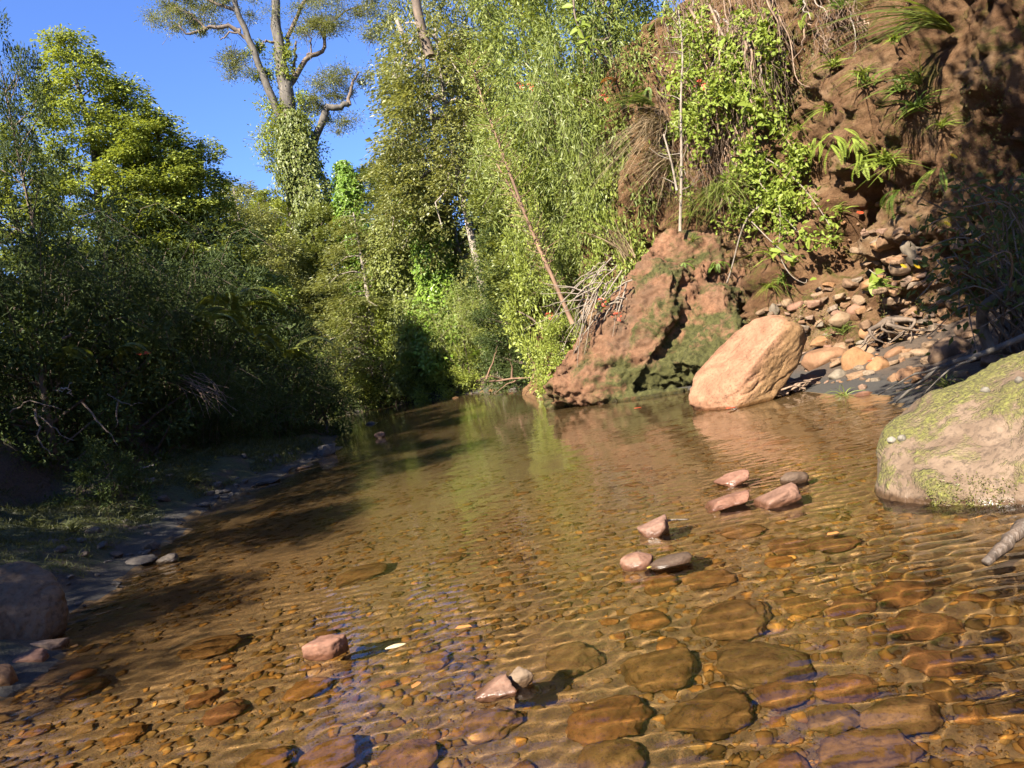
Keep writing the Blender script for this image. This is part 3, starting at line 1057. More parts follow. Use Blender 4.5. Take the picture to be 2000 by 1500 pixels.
# ---- foreground stones under the water, placed one by one
SUBM = [
    (1490, 1290, 190, 130, "large smooth olive oval stone under water at the lower right", (0.13, 0.115, 0.06), .75),
    (1180, 1395, 160, 110, "large orange brown angular stone under water at bottom centre", (0.27, 0.125, 0.05), .3),
    (1190, 1465, 130, 100, "olive brown rounded stone below the orange angular one", (0.13, 0.10, 0.05), .6),
    (1385, 1385, 190, 90, "dark brown oval stone under water left of the orange pebble", (0.12, 0.085, 0.042), .7),
    (1290, 1300, 170, 90, "brown speckled oval stone under water left of the olive oval", (0.17, 0.115, 0.05), .7),
    (1120, 1275, 110, 80, "grey olive stone with a broken corner under water", (0.14, 0.12, 0.075), .3),
    (800, 1465, 120, 100, "pinkish purple flat stone under water at the bottom edge", (0.26, 0.14, 0.10), .35),
    (960, 1400, 110, 100, "tan brown stone under the split tan stone", (0.20, 0.13, 0.075), .4),
    (650, 1470, 140, 80, "dark orange slab stone under water at the bottom left", (0.25, 0.13, 0.045), .4),
    (515, 1480, 120, 60, "orange brown rounded stone at the bottom edge with a dark rim", (0.24, 0.125, 0.04), .6),
    (600, 1335, 90, 46, "glowing orange stone under water below the salmon pink stone", (0.36, 0.17, 0.05), .6),
    (410, 1265, 120, 40, "long brown stone under water with a dark shadow behind it", (0.17, 0.10, 0.042), .4),
    (700, 1120, 110, 40, "long flat brown stone under water in the middle of the pool", (0.17, 0.105, 0.05), .4),
    (880, 1085, 56, 34, "small brown rounded stone under water in the middle of the pool", (0.20, 0.11, 0.05), .6),
    (1385, 1125, 100, 60, "orange brown oval stone under water right of the wet stone", (0.24, 0.13, 0.05), .75),
    (1430, 1205, 160, 110, "broad brown stone under water above the olive oval", (0.15, 0.105, 0.05), .6),
    (1570, 1175, 80, 60, "yellow stone under water right of the broad brown stone", (0.36, 0.22, 0.075), .5),
    (1660, 1175, 90, 50, "faint reddish stone under water beside the yellow stone", (0.24, 0.115, 0.055), .5),
    (1760, 1150, 110, 60, "orange oblong stone under water towards the right", (0.28, 0.13, 0.05), .6),
    (1800, 1215, 130, 80, "wide reddish brown stone under water towards the right", (0.26, 0.125, 0.055), .6),
    (1815, 1280, 100, 70, "round red stone under water at the lower right", (0.28, 0.13, 0.07), .7),
    (1890, 1275, 90, 56, "dull brown stone right of the round red stone", (0.18, 0.12, 0.055), .6),
    (1530, 1340, 120, 60, "brown half buried stone under the olive oval", (0.22, 0.12, 0.055), .6),
    (1655, 1330, 130, 60, "rust red oblong stone under water at the lower right", (0.26, 0.12, 0.06), .6),
    (1620, 1385, 110, 70, "olive brown squarish stone under the rust red oblong", (0.14, 0.11, 0.055), .55),
    (1515, 1390, 40, 40, "bright orange pebble between brown stones on the bed", (0.48, 0.22, 0.04), .5),
    (1760, 1390, 170, 80, "pale brown flat stone under water near the right corner", (0.20, 0.145, 0.085), .5),
    (1690, 1460, 190, 90, "big brown rounded stone under water at the bottom right", (0.19, 0.125, 0.065), .6),
    (1890, 1385, 60, 36, "two toned orange stone under water near the right corner", (0.40, 0.19, 0.06), .5),
    (245, 1435, 70, 50, "orange mottled stone under water at the lower left", (0.36, 0.18, 0.05), .5),
    (75, 1425, 50, 40, "small orange stone on the bed near the left corner", (0.38, 0.18, 0.05), .5),
    (400, 1355, 70, 60, "red brown stone under water left of centre", (0.26, 0.115, 0.055), .5),
    (440, 1385, 80, 50, "reddish pebbly stone beside the red brown stone", (0.27, 0.115, 0.07), .5),
    (165, 1345, 90, 40, "yellow brown flat stone under water at the lower left", (0.22, 0.13, 0.05), .4),
    (850, 1280, 60, 40, "orange veined stone under water right of the pale chip", (0.34, 0.18, 0.06), .5),
    (1550, 1060, 90, 50, "flat reddish stone under water below the tilted slab", (0.26, 0.13, 0.065), .4),
    (1620, 1060, 100, 50, "broad pink brown stone under water near the mossy boulder", (0.25, 0.13, 0.07), .5),
    (1450, 1035, 80, 50, "brown triangular stone under water below the flat slab", (0.24, 0.135, 0.065), .2),
]
SUB_SPOTS = []
for i, (u, v, w, h, lab, c, rd) in enumerate(SUBM):
    # the refracted ray meets the bed nearer than the straight one would
    a, b = lev(u, v)
    wp = onz(u, v, 0.0)
    zb = gz(wp.x, wp.y)
    th = math.atan2(math.hypot(a, 1), -b)
    tr = math.asin(math.sin(th) / 1.333)
    run = abs(zb) * 0.7 * math.tan(tr)
    hd = Vector((a, 1, 0)).normalized()
    p = Vector((wp.x, wp.y, 0)) + hd * run
    zb = gz(p.x, p.y)
    rw = w / FOC * p.y * 0.55
    rdep = rw * min(1.1, max(0.5, h / w / max(0.30, abs(b)) * 0.8))
    rz = min(rw * 0.55, abs(zb) * 0.48)
    c = tuple(.5 * a + .5 * b for a, b in zip(c, (.34, .19, .06)))
    mt = stone_mat("bed_stone_colour", [c], 0.6, 0.5, scale=(1.4, 2.2, 3.2)[i % 3], grain=30)
    V, Fc = rock_np(4, 300 + i, rd * .8, 12, (rw, rdep, rz), 0.05 + .04 * (i % 2))
    solo("submerged_stone", mesh_np("submerged_stone", V, Fc, mt), lab, "stone", (p.x, p.y, zb + rz * 0.55), (rng.uniform(-.1, .1), rng.uniform(-.12, .12), rng.uniform(-.15, .15)))
    SUB_SPOTS.append((p.x, p.y, rw))

# ---- shared shapes for the many cobbles
ROUND = []
ANG = []
for k in range(9):
    V, Fc = rock_np(3, 500 + k, rng.uniform(.5, .85), 12, (1, rng.uniform(.65, .85), rng.uniform(.42, .6)), 0.05)
    ROUND.append(mesh_np("cobble_shape", V, Fc, m_bed))
for k in range(9):
    V, Fc = angular_np(3, 540 + k, (1, rng.uniform(.65, .9), rng.uniform(.45, .7)), k=80.0, rough=.06)
    ANG.append(mesh_np("angular_shape", V, Fc, m_beach))
GREYS = []
for k in range(5):
    V, Fc = rock_np(3, 580 + k, rng.uniform(.3, .7), 12, (1, rng.uniform(.65, .9), rng.uniform(.45, .6)), 0.05)
    GREYS.append(mesh_np("grey_cobble_shape", V, Fc, m_grey))

# cobbles on the bed in view: a loose dart throw, big ones first
spots = list(SUB_SPOTS)
cnt = 0
for t in range(6000):
    if cnt >= 240:
        break
    y = 1.9 + 7.5 * rng.random() ** 1.5
    lo, hi = max(xl_of(y) + .15, -0.74 * y - .3), min(xr_of(y) - .1, 0.72 * y + .3)
    x = rng.uniform(lo, hi)
    r = (0.035 + 0.11 * rng.random() ** 2.2) * (0.85 + 0.05 * y) * (1.0 if x > .1 * y else .62)
    if any((x - a) ** 2 + (y - b) ** 2 < (r * .8 + c * .85) ** 2 for a, b, c in spots):
        continue
    spots.append((x, y, r))
    zb = gz(x, y)
    me = ROUND[rng.integers(len(ROUND))]
    sz = min(r, abs(zb) * 1.0)
    solo("submerged_cobble", me, "small brown cobble among many on the bed under shallow water", "stone", (x, y, zb + 0.22 * sz), (rng.uniform(-.25, .25), rng.uniform(-.25, .25), rng.uniform(0, 6.3)), (r, r, sz), "cobbles lying on the stream bed")
    cnt += 1


def scatter_stones(name, pts, sizes, mat, sub=0, seed=1, flat=(0.45, 0.75)):
    r = np.random.default_rng(seed)
    D, Fc = ico(sub)
    n = len(pts)
    sh = 1 + 0.28 * r.uniform(-1, 1, (n, len(D), 1))
    V = D[None] * sh * np.stack([np.ones(n), r.uniform(.6, 1, n), r.uniform(*flat, n)], -1)[:, None, :]
    a = r.uniform(0, 6.283, n)
    c, s = np.cos(a)[:, None], np.sin(a)[:, None]
    V = np.stack([V[..., 0] * c - V[..., 1] * s, V[..., 0] * s + V[..., 1] * c, V[..., 2]], -1)
    V = V * sizes[:, None, None] + pts[:, None, :]
    F = Fc[None] + (np.arange(n) * len(D))[:, None, None]
    return mesh_np(name, V.reshape(-1, 3), F.reshape(-1, 3), mat, True)


n = 50000
y = 1.5 + 17 * rng.random(n) ** 1.7
x = rng.uniform(np.maximum(xl_of(y), -0.75 * y - .5), np.minimum(xr_of(y), 0.75 * y + .5))
z = ground_z(x, y)
s = (0.006 + 0.040 * rng.random(n) ** 4.0) * (0.85 + 0.035 * y)
k = (z < -0.01) & (fbm(np.c_[x * 1.4, y * 1.4, 0 * x], 3, 88) + .35 * rng.random(n) > -.08)
_big = s > 0.0135
_oct = (np.array([(1, 0, 0), (-1, 0, 0), (0, 1, 0), (0, -1, 0), (0, 0, 1), (0, 0, -1)], float), np.array([(0, 2, 4), (2, 1, 4), (1, 3, 4), (3, 0, 4), (2, 0, 5), (1, 2, 5), (3, 1, 5), (0, 3, 5)]))
_ico_cache[-1] = _oct
o = receiver(ob("bed_grit", scatter_stones("bed_grit", np.c_[x, y, z + s * .2][k & ~_big], s[k & ~_big] * 1.15, m_gravel, -1, 72)))
o["kind"] = "stuff"
o["label"] = "fine brown grit between the stones of the stream bed"
k = k & _big
o = receiver(ob("bed_gravel", scatter_stones("bed_gravel", np.c_[x, y, z + s * .1][k], s[k], m_gravel, 0, 71)))
o["kind"] = "stuff"
o["label"] = "brown and orange gravel covering the stream bed"

# ---- the beach under the cliff: stones placed from the photograph, then their small neighbours
BEACH = [
    (1618, 705, 86, 52, "long tan stone lying behind the pink boulder on the beach", 0, .3),
    (1675, 712, 66, 56, "squarish orange tan stone in the middle of the beach", 3, .2),
    (1717, 720, 42, 40, "orange block stone right of the squarish tan stone", 3, .15),
    (1580, 752, 60, 34, "low reddish slab stone at the beach waterline", 5, .2),
    (1690, 775, 40, 18, "flat pink stone in wet sand near the water", 5, .3),
    (1600, 665, 40, 22, "orange flat stone behind the top of the pink boulder", 3, .25),
    (1688, 648, 30, 26, "orange pointed stone above the beach grass tuft", 3, .2),
    (1690, 690, 40, 30, "pale tan block stone by the mossy root stump", 1, .2),
    (1640, 735, 40, 24, "grey flat stone below the squarish tan stone", 4, .3),
    (1555, 765, 34, 22, "small reddish stone at the foot of the pink boulder", 5, .4),
    (1770, 740, 36, 34, "brown stone on wet sand near the long fallen branch", 0, .3),
    (1640, 620, 46, 30, "pale tan round stone behind the beach grass tuft", 1, .5),
    (1670, 600, 46, 28, "pinkish smooth stone on the slope below the cliff", 5, .5),
    (1530, 600, 24, 20, "white round pebble on the mossy slope left of the grass", 1, .8),
    (1508, 612, 20, 30, "blue grey upright pebble beside the white round pebble", 4, .5),
    (1555, 590, 36, 20, "pink flat pebble on the mossy slope", 5, .5),
    (1700, 560, 50, 26, "orange broken stone set in the cliff foot", 3, .15),
    (1715, 480, 42, 24, "orange stone stuck in the mossy cliff bulge", 3, .2),
    (1712, 398, 26, 12, "small white stone resting on a ledge of the cliff", 1, .3),
    (1760, 530, 40, 34, "pale rounded stone set in the cliff near the yellow flowers", 1, .6),
    (1780, 500, 28, 50, "grey upright stone leaning on the cliff near the yellow flowers", 4, .3),
    (1785, 660, 52, 24, "long tan cobble at the edge of the dark bush", 1, .8),
    (1800, 690, 50, 22, "yellow tan cobble in the pile under the dark bush", 1, .7),
    (1750, 690, 44, 22, "brown wet cobble at the end of the cobble pile", 0, .8),
    (1825, 675, 40, 20, "pale split cobble on top of the cobble pile", 1, .4),
    (1860, 690, 80, 56, "big dark round stone shaded by the bush", 2, .8),
    (1965, 690, 110, 60, "dark boulder behind the mossy boulder under the bush", 2, .4),
    (1900, 640, 60, 36, "round brown stone deep in the shade of the bush", 2, .7),
]
BEACH_MATS = [stone_mat("beach_stone_colour", [c], 0.25, 0.35) for c in PAL_BEACH]


def land_hit(u, v):
    """first meeting of the sight line with the banks or the cliff"""
    a, b = lev(u, v)
    dd = np.arange(3.0, 40.0, 0.03)
    X, Y, Z = a * dd, dd, CAM_H + b * dd
    g = ground_z(X, Y)
    k = np.where(g >= Z)[0]
    d_g = dd[k[0]] if len(k) else 99.0
    pc, nc = on_cliff(u, v)
    pu, pv, _z = project(np.array([pc]))
    if abs(pu[0] - u) + abs(pv[0] - v) < 25 and pc.y < d_g:
        return pc
    return Vector((a * d_g, d_g, CAM_H + b * d_g))


for i, (u, v, w, h, lab, ci, rd) in enumerate(BEACH):
    p = land_hit(u, v)
    rw, rh = w / FOC * p.y * .55, h / FOC * p.y * .55
    V, Fc = rock_np(3, 700 + i, rd, 11, (rw, rw * .75, rh), 0.05)
    solo("beach_stone", mesh_np("beach_stone", V, Fc, BEACH_MATS[ci]), lab, "stone", p + Vector((0, rw * .2, rh * 0.1)), (0, rng.uniform(-.3, .1), rng.uniform(-.2, .2)))
cnt = 0
for t in range(2400):
    if cnt >= 290:
        break
    u, v = rng.uniform(1470, 1960), rng.uniform(440, 770)
    p = land_hit(u, v)
    if p.z < 0.02 or p.y > 16 or p.z > 2.6 or (p.z > 1.5 and u < 1620):
        continue
    r = 0.035 + 0.12 * rng.random() ** 2
    solo("beach_cobble", ANG[rng.integers(len(ANG))], "small tan or brown stone among many on the beach under the cliff", "stone", p + Vector((0, 0, r * .15)), (rng.uniform(-.4, .4), rng.uniform(-.4, .4), rng.uniform(0, 6.3)), (r, r, r), "small stones on the beach under the cliff")
    cnt += 1
# cobbles along the left bank
cnt = 0
for t in range(900):
    if cnt >= 130:
        break
    y = rng.uniform(4.6, 16)
    x = xl_of(y) - abs(rng.normal(0.1, 0.6)) - 0.02
    if y > 8 and rng.random() < .4:
        continue
    r = 0.025 + 0.09 * rng.random() ** 2.5
    solo("bank_cobble", GREYS[rng.integers(len(GREYS))], "small grey stone among others on the shaded left shore", "stone", (x, y, gz(x, y) + r * .15), (rng.uniform(-.3, .3), rng.uniform(-.3, .3), rng.uniform(0, 6.3)), (r, r, r), "small stones along the left shore")
    cnt += 1
# stones of the far riffle
cnt = 0
for t in range(400):
    if cnt >= 70:
        break
    y = rng.uniform(23, 40)
    tt = rng.random()
    x = xr_of(y) - abs(rng.normal(0, 1.6)) + .4 if tt < .75 else rng.uniform(xl_of(y), xr_of(y))
    r = 0.08 + 0.22 * rng.random() ** 2
    zz = max(gz(x, y), -0.12)
    solo("riffle_stone", (GREYS + ANG[:2])[rng.integers(7)], "dark stone among many in the far riffle below the forest", "stone", (x, y, zz + r * .1), (rng.uniform(-.3, .3), rng.uniform(-.3, .3), rng.uniform(0, 6.3)), (r, r, r), "stones in the far riffle")
    cnt += 1


# ================================================================== vegetation: makers
def unit(n, r=None):
    v = (r or rng).normal(size=(n, 3))
    return v / np.linalg.norm(v, axis=1)[:, None]


def nz(v):
    return v / (np.linalg.norm(v, axis=1)[:, None] + 1e-9)


class Leaves:
    def __init__(s):
        s.P, s.A, s.N, s.L, s.W = [], [], [], [], []

    def add(s, P, A, Nn, L, W):
        n = len(P)
        s.P.append(P)
        s.A.append(nz(A))
        s.N.append(Nn)
        s.L.append(np.broadcast_to(L, n).astype(float))
        s.W.append(np.broadcast_to(W, n).astype(float))

    def mesh(s, name, mat, long=False):
        P, A, Nn, L, W = (np.concatenate(a) for a in (s.P, s.A, s.N, s.L, s.W))
        S = nz(np.cross(A, Nn))
        U = np.cross(S, A)
        L_, W_ = L[:, None], W[:, None]
        m = 0.45 if not long else 0.35
        V = np.stack([P, P + A * L_ * m + S * W_ * .5 + U * W_ * .12, P + A * L_ - U * L_ * .08, P + A * L_ * m - S * W_ * .5 + U * W_ * .12], 1)
        F = np.arange(len(P) * 4).reshape(-1, 4)
        return mesh_np(name, V.reshape(-1, 3), F, mat, False)


def crown_layered(seed, H=10.0, R=3.0, nb=70, sprays=9, per=42, L=.12, W=.055, t0=.06, shape=None, droop=.35, rise=.25, spray_r=.55, lean=0.0):
    """a tree with tiers of flat leaf sprays; returns (wood Acc, Leaves)"""
    r = np.random.default_rng(seed)
    wood, lv = Acc(), Leaves()
    ctrl = [(0, 0, -2.0), (0, 0, 0), (.12 * r.normal(), .12 * r.normal(), H * .35), (.2 * r.normal() + lean * .4, .2 * r.normal(), H * .7), (lean, 0, H)]
    tp = smooth_path(ctrl, 16)
    wood.add(*tube(tp, np.linspace(.26, .03, 16), 7, .1))
    shape = shape or (lambda t: (1 - t) ** .75 * .95 + .05)
    zt = tp[:, 2] / H
    for k in range(nb):
        t = t0 + (1 - t0) * ((k + r.random()) / nb)
        az = k * 2.39996 + r.normal() * .4
        Lb = R * shape(t) * r.uniform(.6, 1.12)
        c = np.array([np.interp(t, zt, tp[:, j]) for j in range(3)])
        d = np.array([math.cos(az), math.sin(az), 0])
        m = 6
        q = np.linspace(0, 1, m)
        path = c + d * (Lb * q)[:, None]
        path[:, 2] += Lb * (rise * q * 1.6 - droop * q ** 2 * 1.2)
        path[1:, :2] += r.normal(size=(m - 1, 2)) * .05 * Lb
        if k % 2 == 0:
            wood.add(*tube(path, np.linspace(.05, .012, m) * (Lb / R + .3), 4, 0, False))
        ns = max(3, int(sprays * (Lb / R) ** .7))
        for j in range(ns):
            f = r.uniform(.4, 1.0) ** .7
            pc = np.array([np.interp(f, q, path[:, i]) for i in range(3)])
            side = np.cross(d, [0, 0, 1.0])
            pc = pc + side * r.normal() * .16 * Lb * f + np.array([0, 0, r.normal() * .12])
            rs = spray_r * r.uniform(.6, 1.25)
            n = int(per * r.uniform(.6, 1.3))
            rad = np.sqrt(r.random(n)) * rs
            a = r.uniform(0, 6.283, n)
            off = np.stack([np.cos(a) * rad, np.sin(a) * rad, r.normal(size=n) * .07 - .28 * rad ** 2 / rs], -1)
            off += d * .25 * rs
            A = np.stack([np.cos(a), np.sin(a), r.normal(size=n) * .35 - .25], -1) + d * .7
            Nn = nz(np.stack([r.normal(size=n) * .5, r.normal(size=n) * .5, np.ones(n)], -1))
            lv.add(pc + off, A, Nn, L * r.lognormal(-.05, .38, n), W * r.lognormal(-.05, .38, n))
    return wood, lv


def crown_bushy(seed, H=6.0, R=2.0, nc=150, per=170, L=.10, W=.05, cr=.42, shape=None, hang=0.0, inner=.55):
    """lumpy crown: leaf clumps spread through its volume"""
    r = np.random.default_rng(seed)
    wood, lv = Acc(), Leaves()
    tp = smooth_path([(0, 0, -1.5), (0, 0, 0), (.1 * r.normal(), .1 * r.normal(), H * .5), (.2 * r.normal(), .2 * r.normal(), H * .92)], 10)
    wood.add(*tube(tp, np.linspace(.14, .02, 10), 6, .1))
    shape = shape or (lambda t: math.sqrt(max(0.02, 1 - (2 * t - 1) ** 2)) * (1.05 - .25 * t))
    for k in range(nc):
        t = (k + r.random()) / nc
        az = r.uniform(0, 6.283)
        rr = R * shape(t) * r.uniform(inner, 1.05) * (1 + .22 * math.sin(3 * az + 5 * t + seed))
        c = np.array([math.cos(az) * rr, math.sin(az) * rr, t * H + r.normal() * .1])
        if k % 4 == 0:
            b0 = np.array([0, 0, max(0.2, c[2] - .5 * rr)])
            wood.add(*tube(smooth_path([b0, (b0 + c) / 2 + r.normal(size=3) * .12, c], 5), np.linspace(.035, .008, 5), 4, 0, False))
        n = int(per * r.uniform(.6, 1.3))
        o = unit(n, r) * (r.random(n) ** .5)[:, None] * cr * r.uniform(.7, 1.3)
        o[:, 2] *= .75
        out = nz(o + c * np.array([1, 1, .2]) * .12)
        A = out + unit(n, r) * .6 + np.array([0, 0, -hang])
        Nn = nz(out * .9 + unit(n, r) * .5 + np.array([0, 0, .5]))
        lv.add(c + o, A, Nn, L * r.lognormal(-.05, .38, n), W * r.lognormal(-.05, .38, n))
    return wood, lv


def bamboo(seed, H=4.0, R=1.8, nculm=34, per=190, L=.13, W=.016, tuft=.34):
    """a clump of arching canes with feathery narrow leaves"""
    r = np.random.default_rng(seed)
    wood, lv = Acc(), Leaves()
    for k in range(nculm):
        az = r.uniform(0, 6.283)
        h = H * r.uniform(.55, 1.05)
        out = R * r.uniform(.25, 1.1)
        b = np.array([math.cos(az), math.sin(az), 0]) * R * .25 * r.random()
        d = np.array([math.cos(az), math.sin(az), 0])
        p = smooth_path([b + (0, 0, -.5), b, b + d * out * .25 + (0, 0, h * .6), b + d * out * .7 + (0, 0, h * .95), b + d * out * 1.15 + (0, 0, h * .82)], 12)
        wood.add(*tube(p, np.linspace(.010, .003, 12), 4, 0, False))
        for j in range(int(per / 14)):
            f = r.uniform(.12, 1.0)
            i = f * 11
            c = p[int(i)] + (p[min(11, int(i) + 1)] - p[int(i)]) * (i - int(i))
            c = c + r.normal(size=3) * .12
            n = 14
            o = unit(n, r) * r.uniform(.05, tuft, n)[:, None]
            A = nz(o) + d * .3 + np.array([0, 0, -.35])
            lv.add(c + o * .6, A, unit(n, r), L * r.uniform(.6, 1.4, n), W * r.uniform(.7, 1.3, n))
    return wood, lv


def column(seed, H=8.0, R=1.1, n=17000, L=.13, W=.10, taper=.55):
    """a creeper-clad trunk: leaves on a lumpy column"""
    r = np.random.default_rng(seed)
    wood, lv = Acc(), Leaves()
    wood.add(*tube(smooth_path([(0, 0, -2), (0, 0, H * .5), (.1, .1, H)], 8), np.linspace(.3, .16, 8), 7, .1))
    t = r.random(n)
    az = r.uniform(0, 6.283, n)
    q = np.c_[np.cos(az) * 1.6, np.sin(az) * 1.6, t * H * .8]
    lump = 1 + .9 * fbm(q * .7, 2, seed) + .35 * fbm(q * 2.2, 2, seed + 3)
    rr = R * (1 - taper * t ** 1.2) * np.sqrt(np.clip(1.02 - t ** 7, 0.02, 1)) * np.clip(lump, .35, 2) * (1 - .3 * r.random(n) ** 2) + .12 * r.normal(size=n)
    P = np.stack([np.cos(az) * rr, np.sin(az) * rr, t * H], -1)
    out = np.stack([np.cos(az), np.sin(az), .25 + 0 * az], -1)
    lv.add(P, np.array([0, 0, -.8]) + out * .35 + unit(n, r) * .45, nz(out + unit(n, r) * .5), L * r.lognormal(-.1, .4, n), W * r.lognormal(-.1, .4, n))
    return wood, lv


# ---- leaf colours
lm_yellow = leaf_mat("yellow_green_leaf", (0.110, 0.138, 0.024), (0.198, 0.237, 0.042), (0.297, 0.325, 0.066))
lm_olive = leaf_mat("olive_leaf", (0.084, 0.094, 0.026), (0.156, 0.168, 0.050), (0.228, 0.228, 0.072), spec=.45)
lm_bright = leaf_mat("bright_creeper_leaf", (0.057, 0.115, 0.014), (0.127, 0.207, 0.025), (0.218, 0.299, 0.046), rough=.4)
lm_mid = leaf_mat("mid_green_leaf", (0.063, 0.086, 0.018), (0.127, 0.149, 0.032), (0.196, 0.213, 0.048))
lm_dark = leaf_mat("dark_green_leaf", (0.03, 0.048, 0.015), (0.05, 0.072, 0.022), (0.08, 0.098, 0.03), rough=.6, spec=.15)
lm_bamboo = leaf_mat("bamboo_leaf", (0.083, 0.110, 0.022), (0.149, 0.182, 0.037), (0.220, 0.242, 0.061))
lm_fern = leaf_mat("fern_frond", (0.05, 0.085, 0.014), (0.10, 0.15, 0.025), (0.17, 0.21, 0.04))
lm_grass = leaf_mat("grass_blade", (0.07, 0.09, 0.02), (0.13, 0.16, 0.035), (0.22, 0.23, 0.06))
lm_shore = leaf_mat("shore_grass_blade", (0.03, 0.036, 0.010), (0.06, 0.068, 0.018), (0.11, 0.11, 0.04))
lm_dry = leaf_mat("dry_blade", (0.11, 0.08, 0.045), (0.20, 0.145, 0.085), (0.29, 0.225, 0.14), trans=.15)
lm_orange = leaf_mat("dead_fern_frond", (0.25, 0.09, 0.025), (0.36, 0.14, 0.04), (0.42, 0.18, 0.05), trans=.25)
bk_grey = bark_mat("grey_bark", (0.025, 0.021, 0.017), (0.11, 0.094, 0.075))
bk_pale = bark_mat("pale_bark", (0.11, 0.088, 0.066), (0.25, 0.21, 0.17))
bk_brown = bark_mat("brown_bark", (0.05, 0.035, 0.025), (0.14, 0.10, 0.07))
bk_red = bark_mat("reddish_bark", (0.08, 0.045, 0.026), (0.19, 0.112, 0.066))
bk_twig = bark_mat("dry_twig_bark", (0.11, 0.085, 0.062), (0.23, 0.19, 0.15), 20)
bk_root = bark_mat("root_bark", (0.10, 0.062, 0.04), (0.25, 0.17, 0.115), 20)

# ---- the kinds of tree and bush; each mesh is shared by the copies
KINDS = {}


def kind(name, wl_, bark, leafm, H, R, long=False):
    KINDS[name] = (wl_[0].mesh(name + "_trunk", bark), wl_[1].mesh(name + "_crown", leafm, long), H, R)


cone = lambda t: (1 - t) ** .62 * .96 + .04
kind("yellow_conic", crown_layered(1, nb=100, sprays=12, per=88, shape=cone, L=.095, W=.065, spray_r=.43), bk_grey, lm_yellow, 10, 3)
kind("yellow_conic_b", crown_layered(2, nb=96, sprays=12, per=88, shape=cone, L=.095, W=.065, spray_r=.43, lean=.4), bk_grey, lm_yellow, 10, 3)
kind("olive_tier", crown_layered(3, nb=74, sprays=12, per=54, droop=.6, rise=.3, L=.135, W=.065, spray_r=.62, shape=lambda t: math.sqrt(max(.03, 1 - t ** 2.2)) * .98), bk_pale, lm_olive, 10, 3)
kind("olive_tier_b", crown_layered(4, nb=70, sprays=12, per=54, droop=.7, rise=.25, L=.135, W=.065, spray_r=.62, shape=lambda t: math.sqrt(max(.03, 1 - t ** 2.6)) * .98), bk_grey, lm_olive, 10, 3)
kind("olive_high", crown_layered(14, nb=74, sprays=13, per=60, droop=.75, rise=.25, L=.13, W=.06, spray_r=.6, t0=.56, shape=lambda t: math.sqrt(max(.03, 1 - ((t - .62) / .5) ** 2)) * .98), bk_pale, lm_olive, 10, 3)
kind("mid_tree", crown_bushy(5, H=10, R=3, nc=210, per=170, L=.15, W=.085, cr=.6), bk_brown, lm_mid, 10, 3)
kind("fine_tree", crown_bushy(6, H=10, R=3, nc=280, per=150, L=.15, W=.05, cr=.6, hang=.4), bk_brown, lm_bamboo, 10, 3, True)
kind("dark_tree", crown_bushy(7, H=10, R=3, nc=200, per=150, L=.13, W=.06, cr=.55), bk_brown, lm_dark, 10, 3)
kind("creeper", column(8), bk_brown, lm_bright, 8, 1.1)
kind("creeper_b", column(9, R=1.2, taper=.4), bk_brown, lm_mid, 8, 1.1)
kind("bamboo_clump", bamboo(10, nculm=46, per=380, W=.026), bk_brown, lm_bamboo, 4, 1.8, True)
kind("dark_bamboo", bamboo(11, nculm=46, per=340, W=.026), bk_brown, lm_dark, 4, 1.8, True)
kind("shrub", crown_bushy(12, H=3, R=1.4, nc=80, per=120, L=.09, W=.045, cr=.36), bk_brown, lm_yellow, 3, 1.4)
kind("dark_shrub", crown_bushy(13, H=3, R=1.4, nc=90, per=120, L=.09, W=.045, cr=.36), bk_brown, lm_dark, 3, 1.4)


def plant(kindname, name, cat, label, u, v, d, R, loc=None, top=None, group=None, lean=(0, 0), trunk="trunk", crown="crown", base=None):
    """u, v: pixel of the top at distance d; R: crown radius in metres"""
    tr, cr, H0, R0 = KINDS[kindname]
    if loc is None:
        d1 = d
        p = at(u, v, d)
        while d < 75 and xl_of(p.y) - .2 < p.x < xr_of(p.y) + .3:
            d += .5
            p = at(u, v, d)
        R *= d / d1
    else:
        p = Vector((loc[0], loc[1], top))
    g = gz(p.x, p.y) if base is None else base
    if p.z - g < 2.4 * R and base is None:
        g = p.z - 2.4 * R
    h = max(0.8, p.z - g)
    o = thing(name, label, cat, (p.x, p.y, g), group)
    o.rotation_euler = (lean[0], lean[1], rng.uniform(0, 6.28))
    o.scale = (R / R0, R / R0, h / H0)
    ob(trunk, tr, o)
    ob(crown, cr, o)
    return o


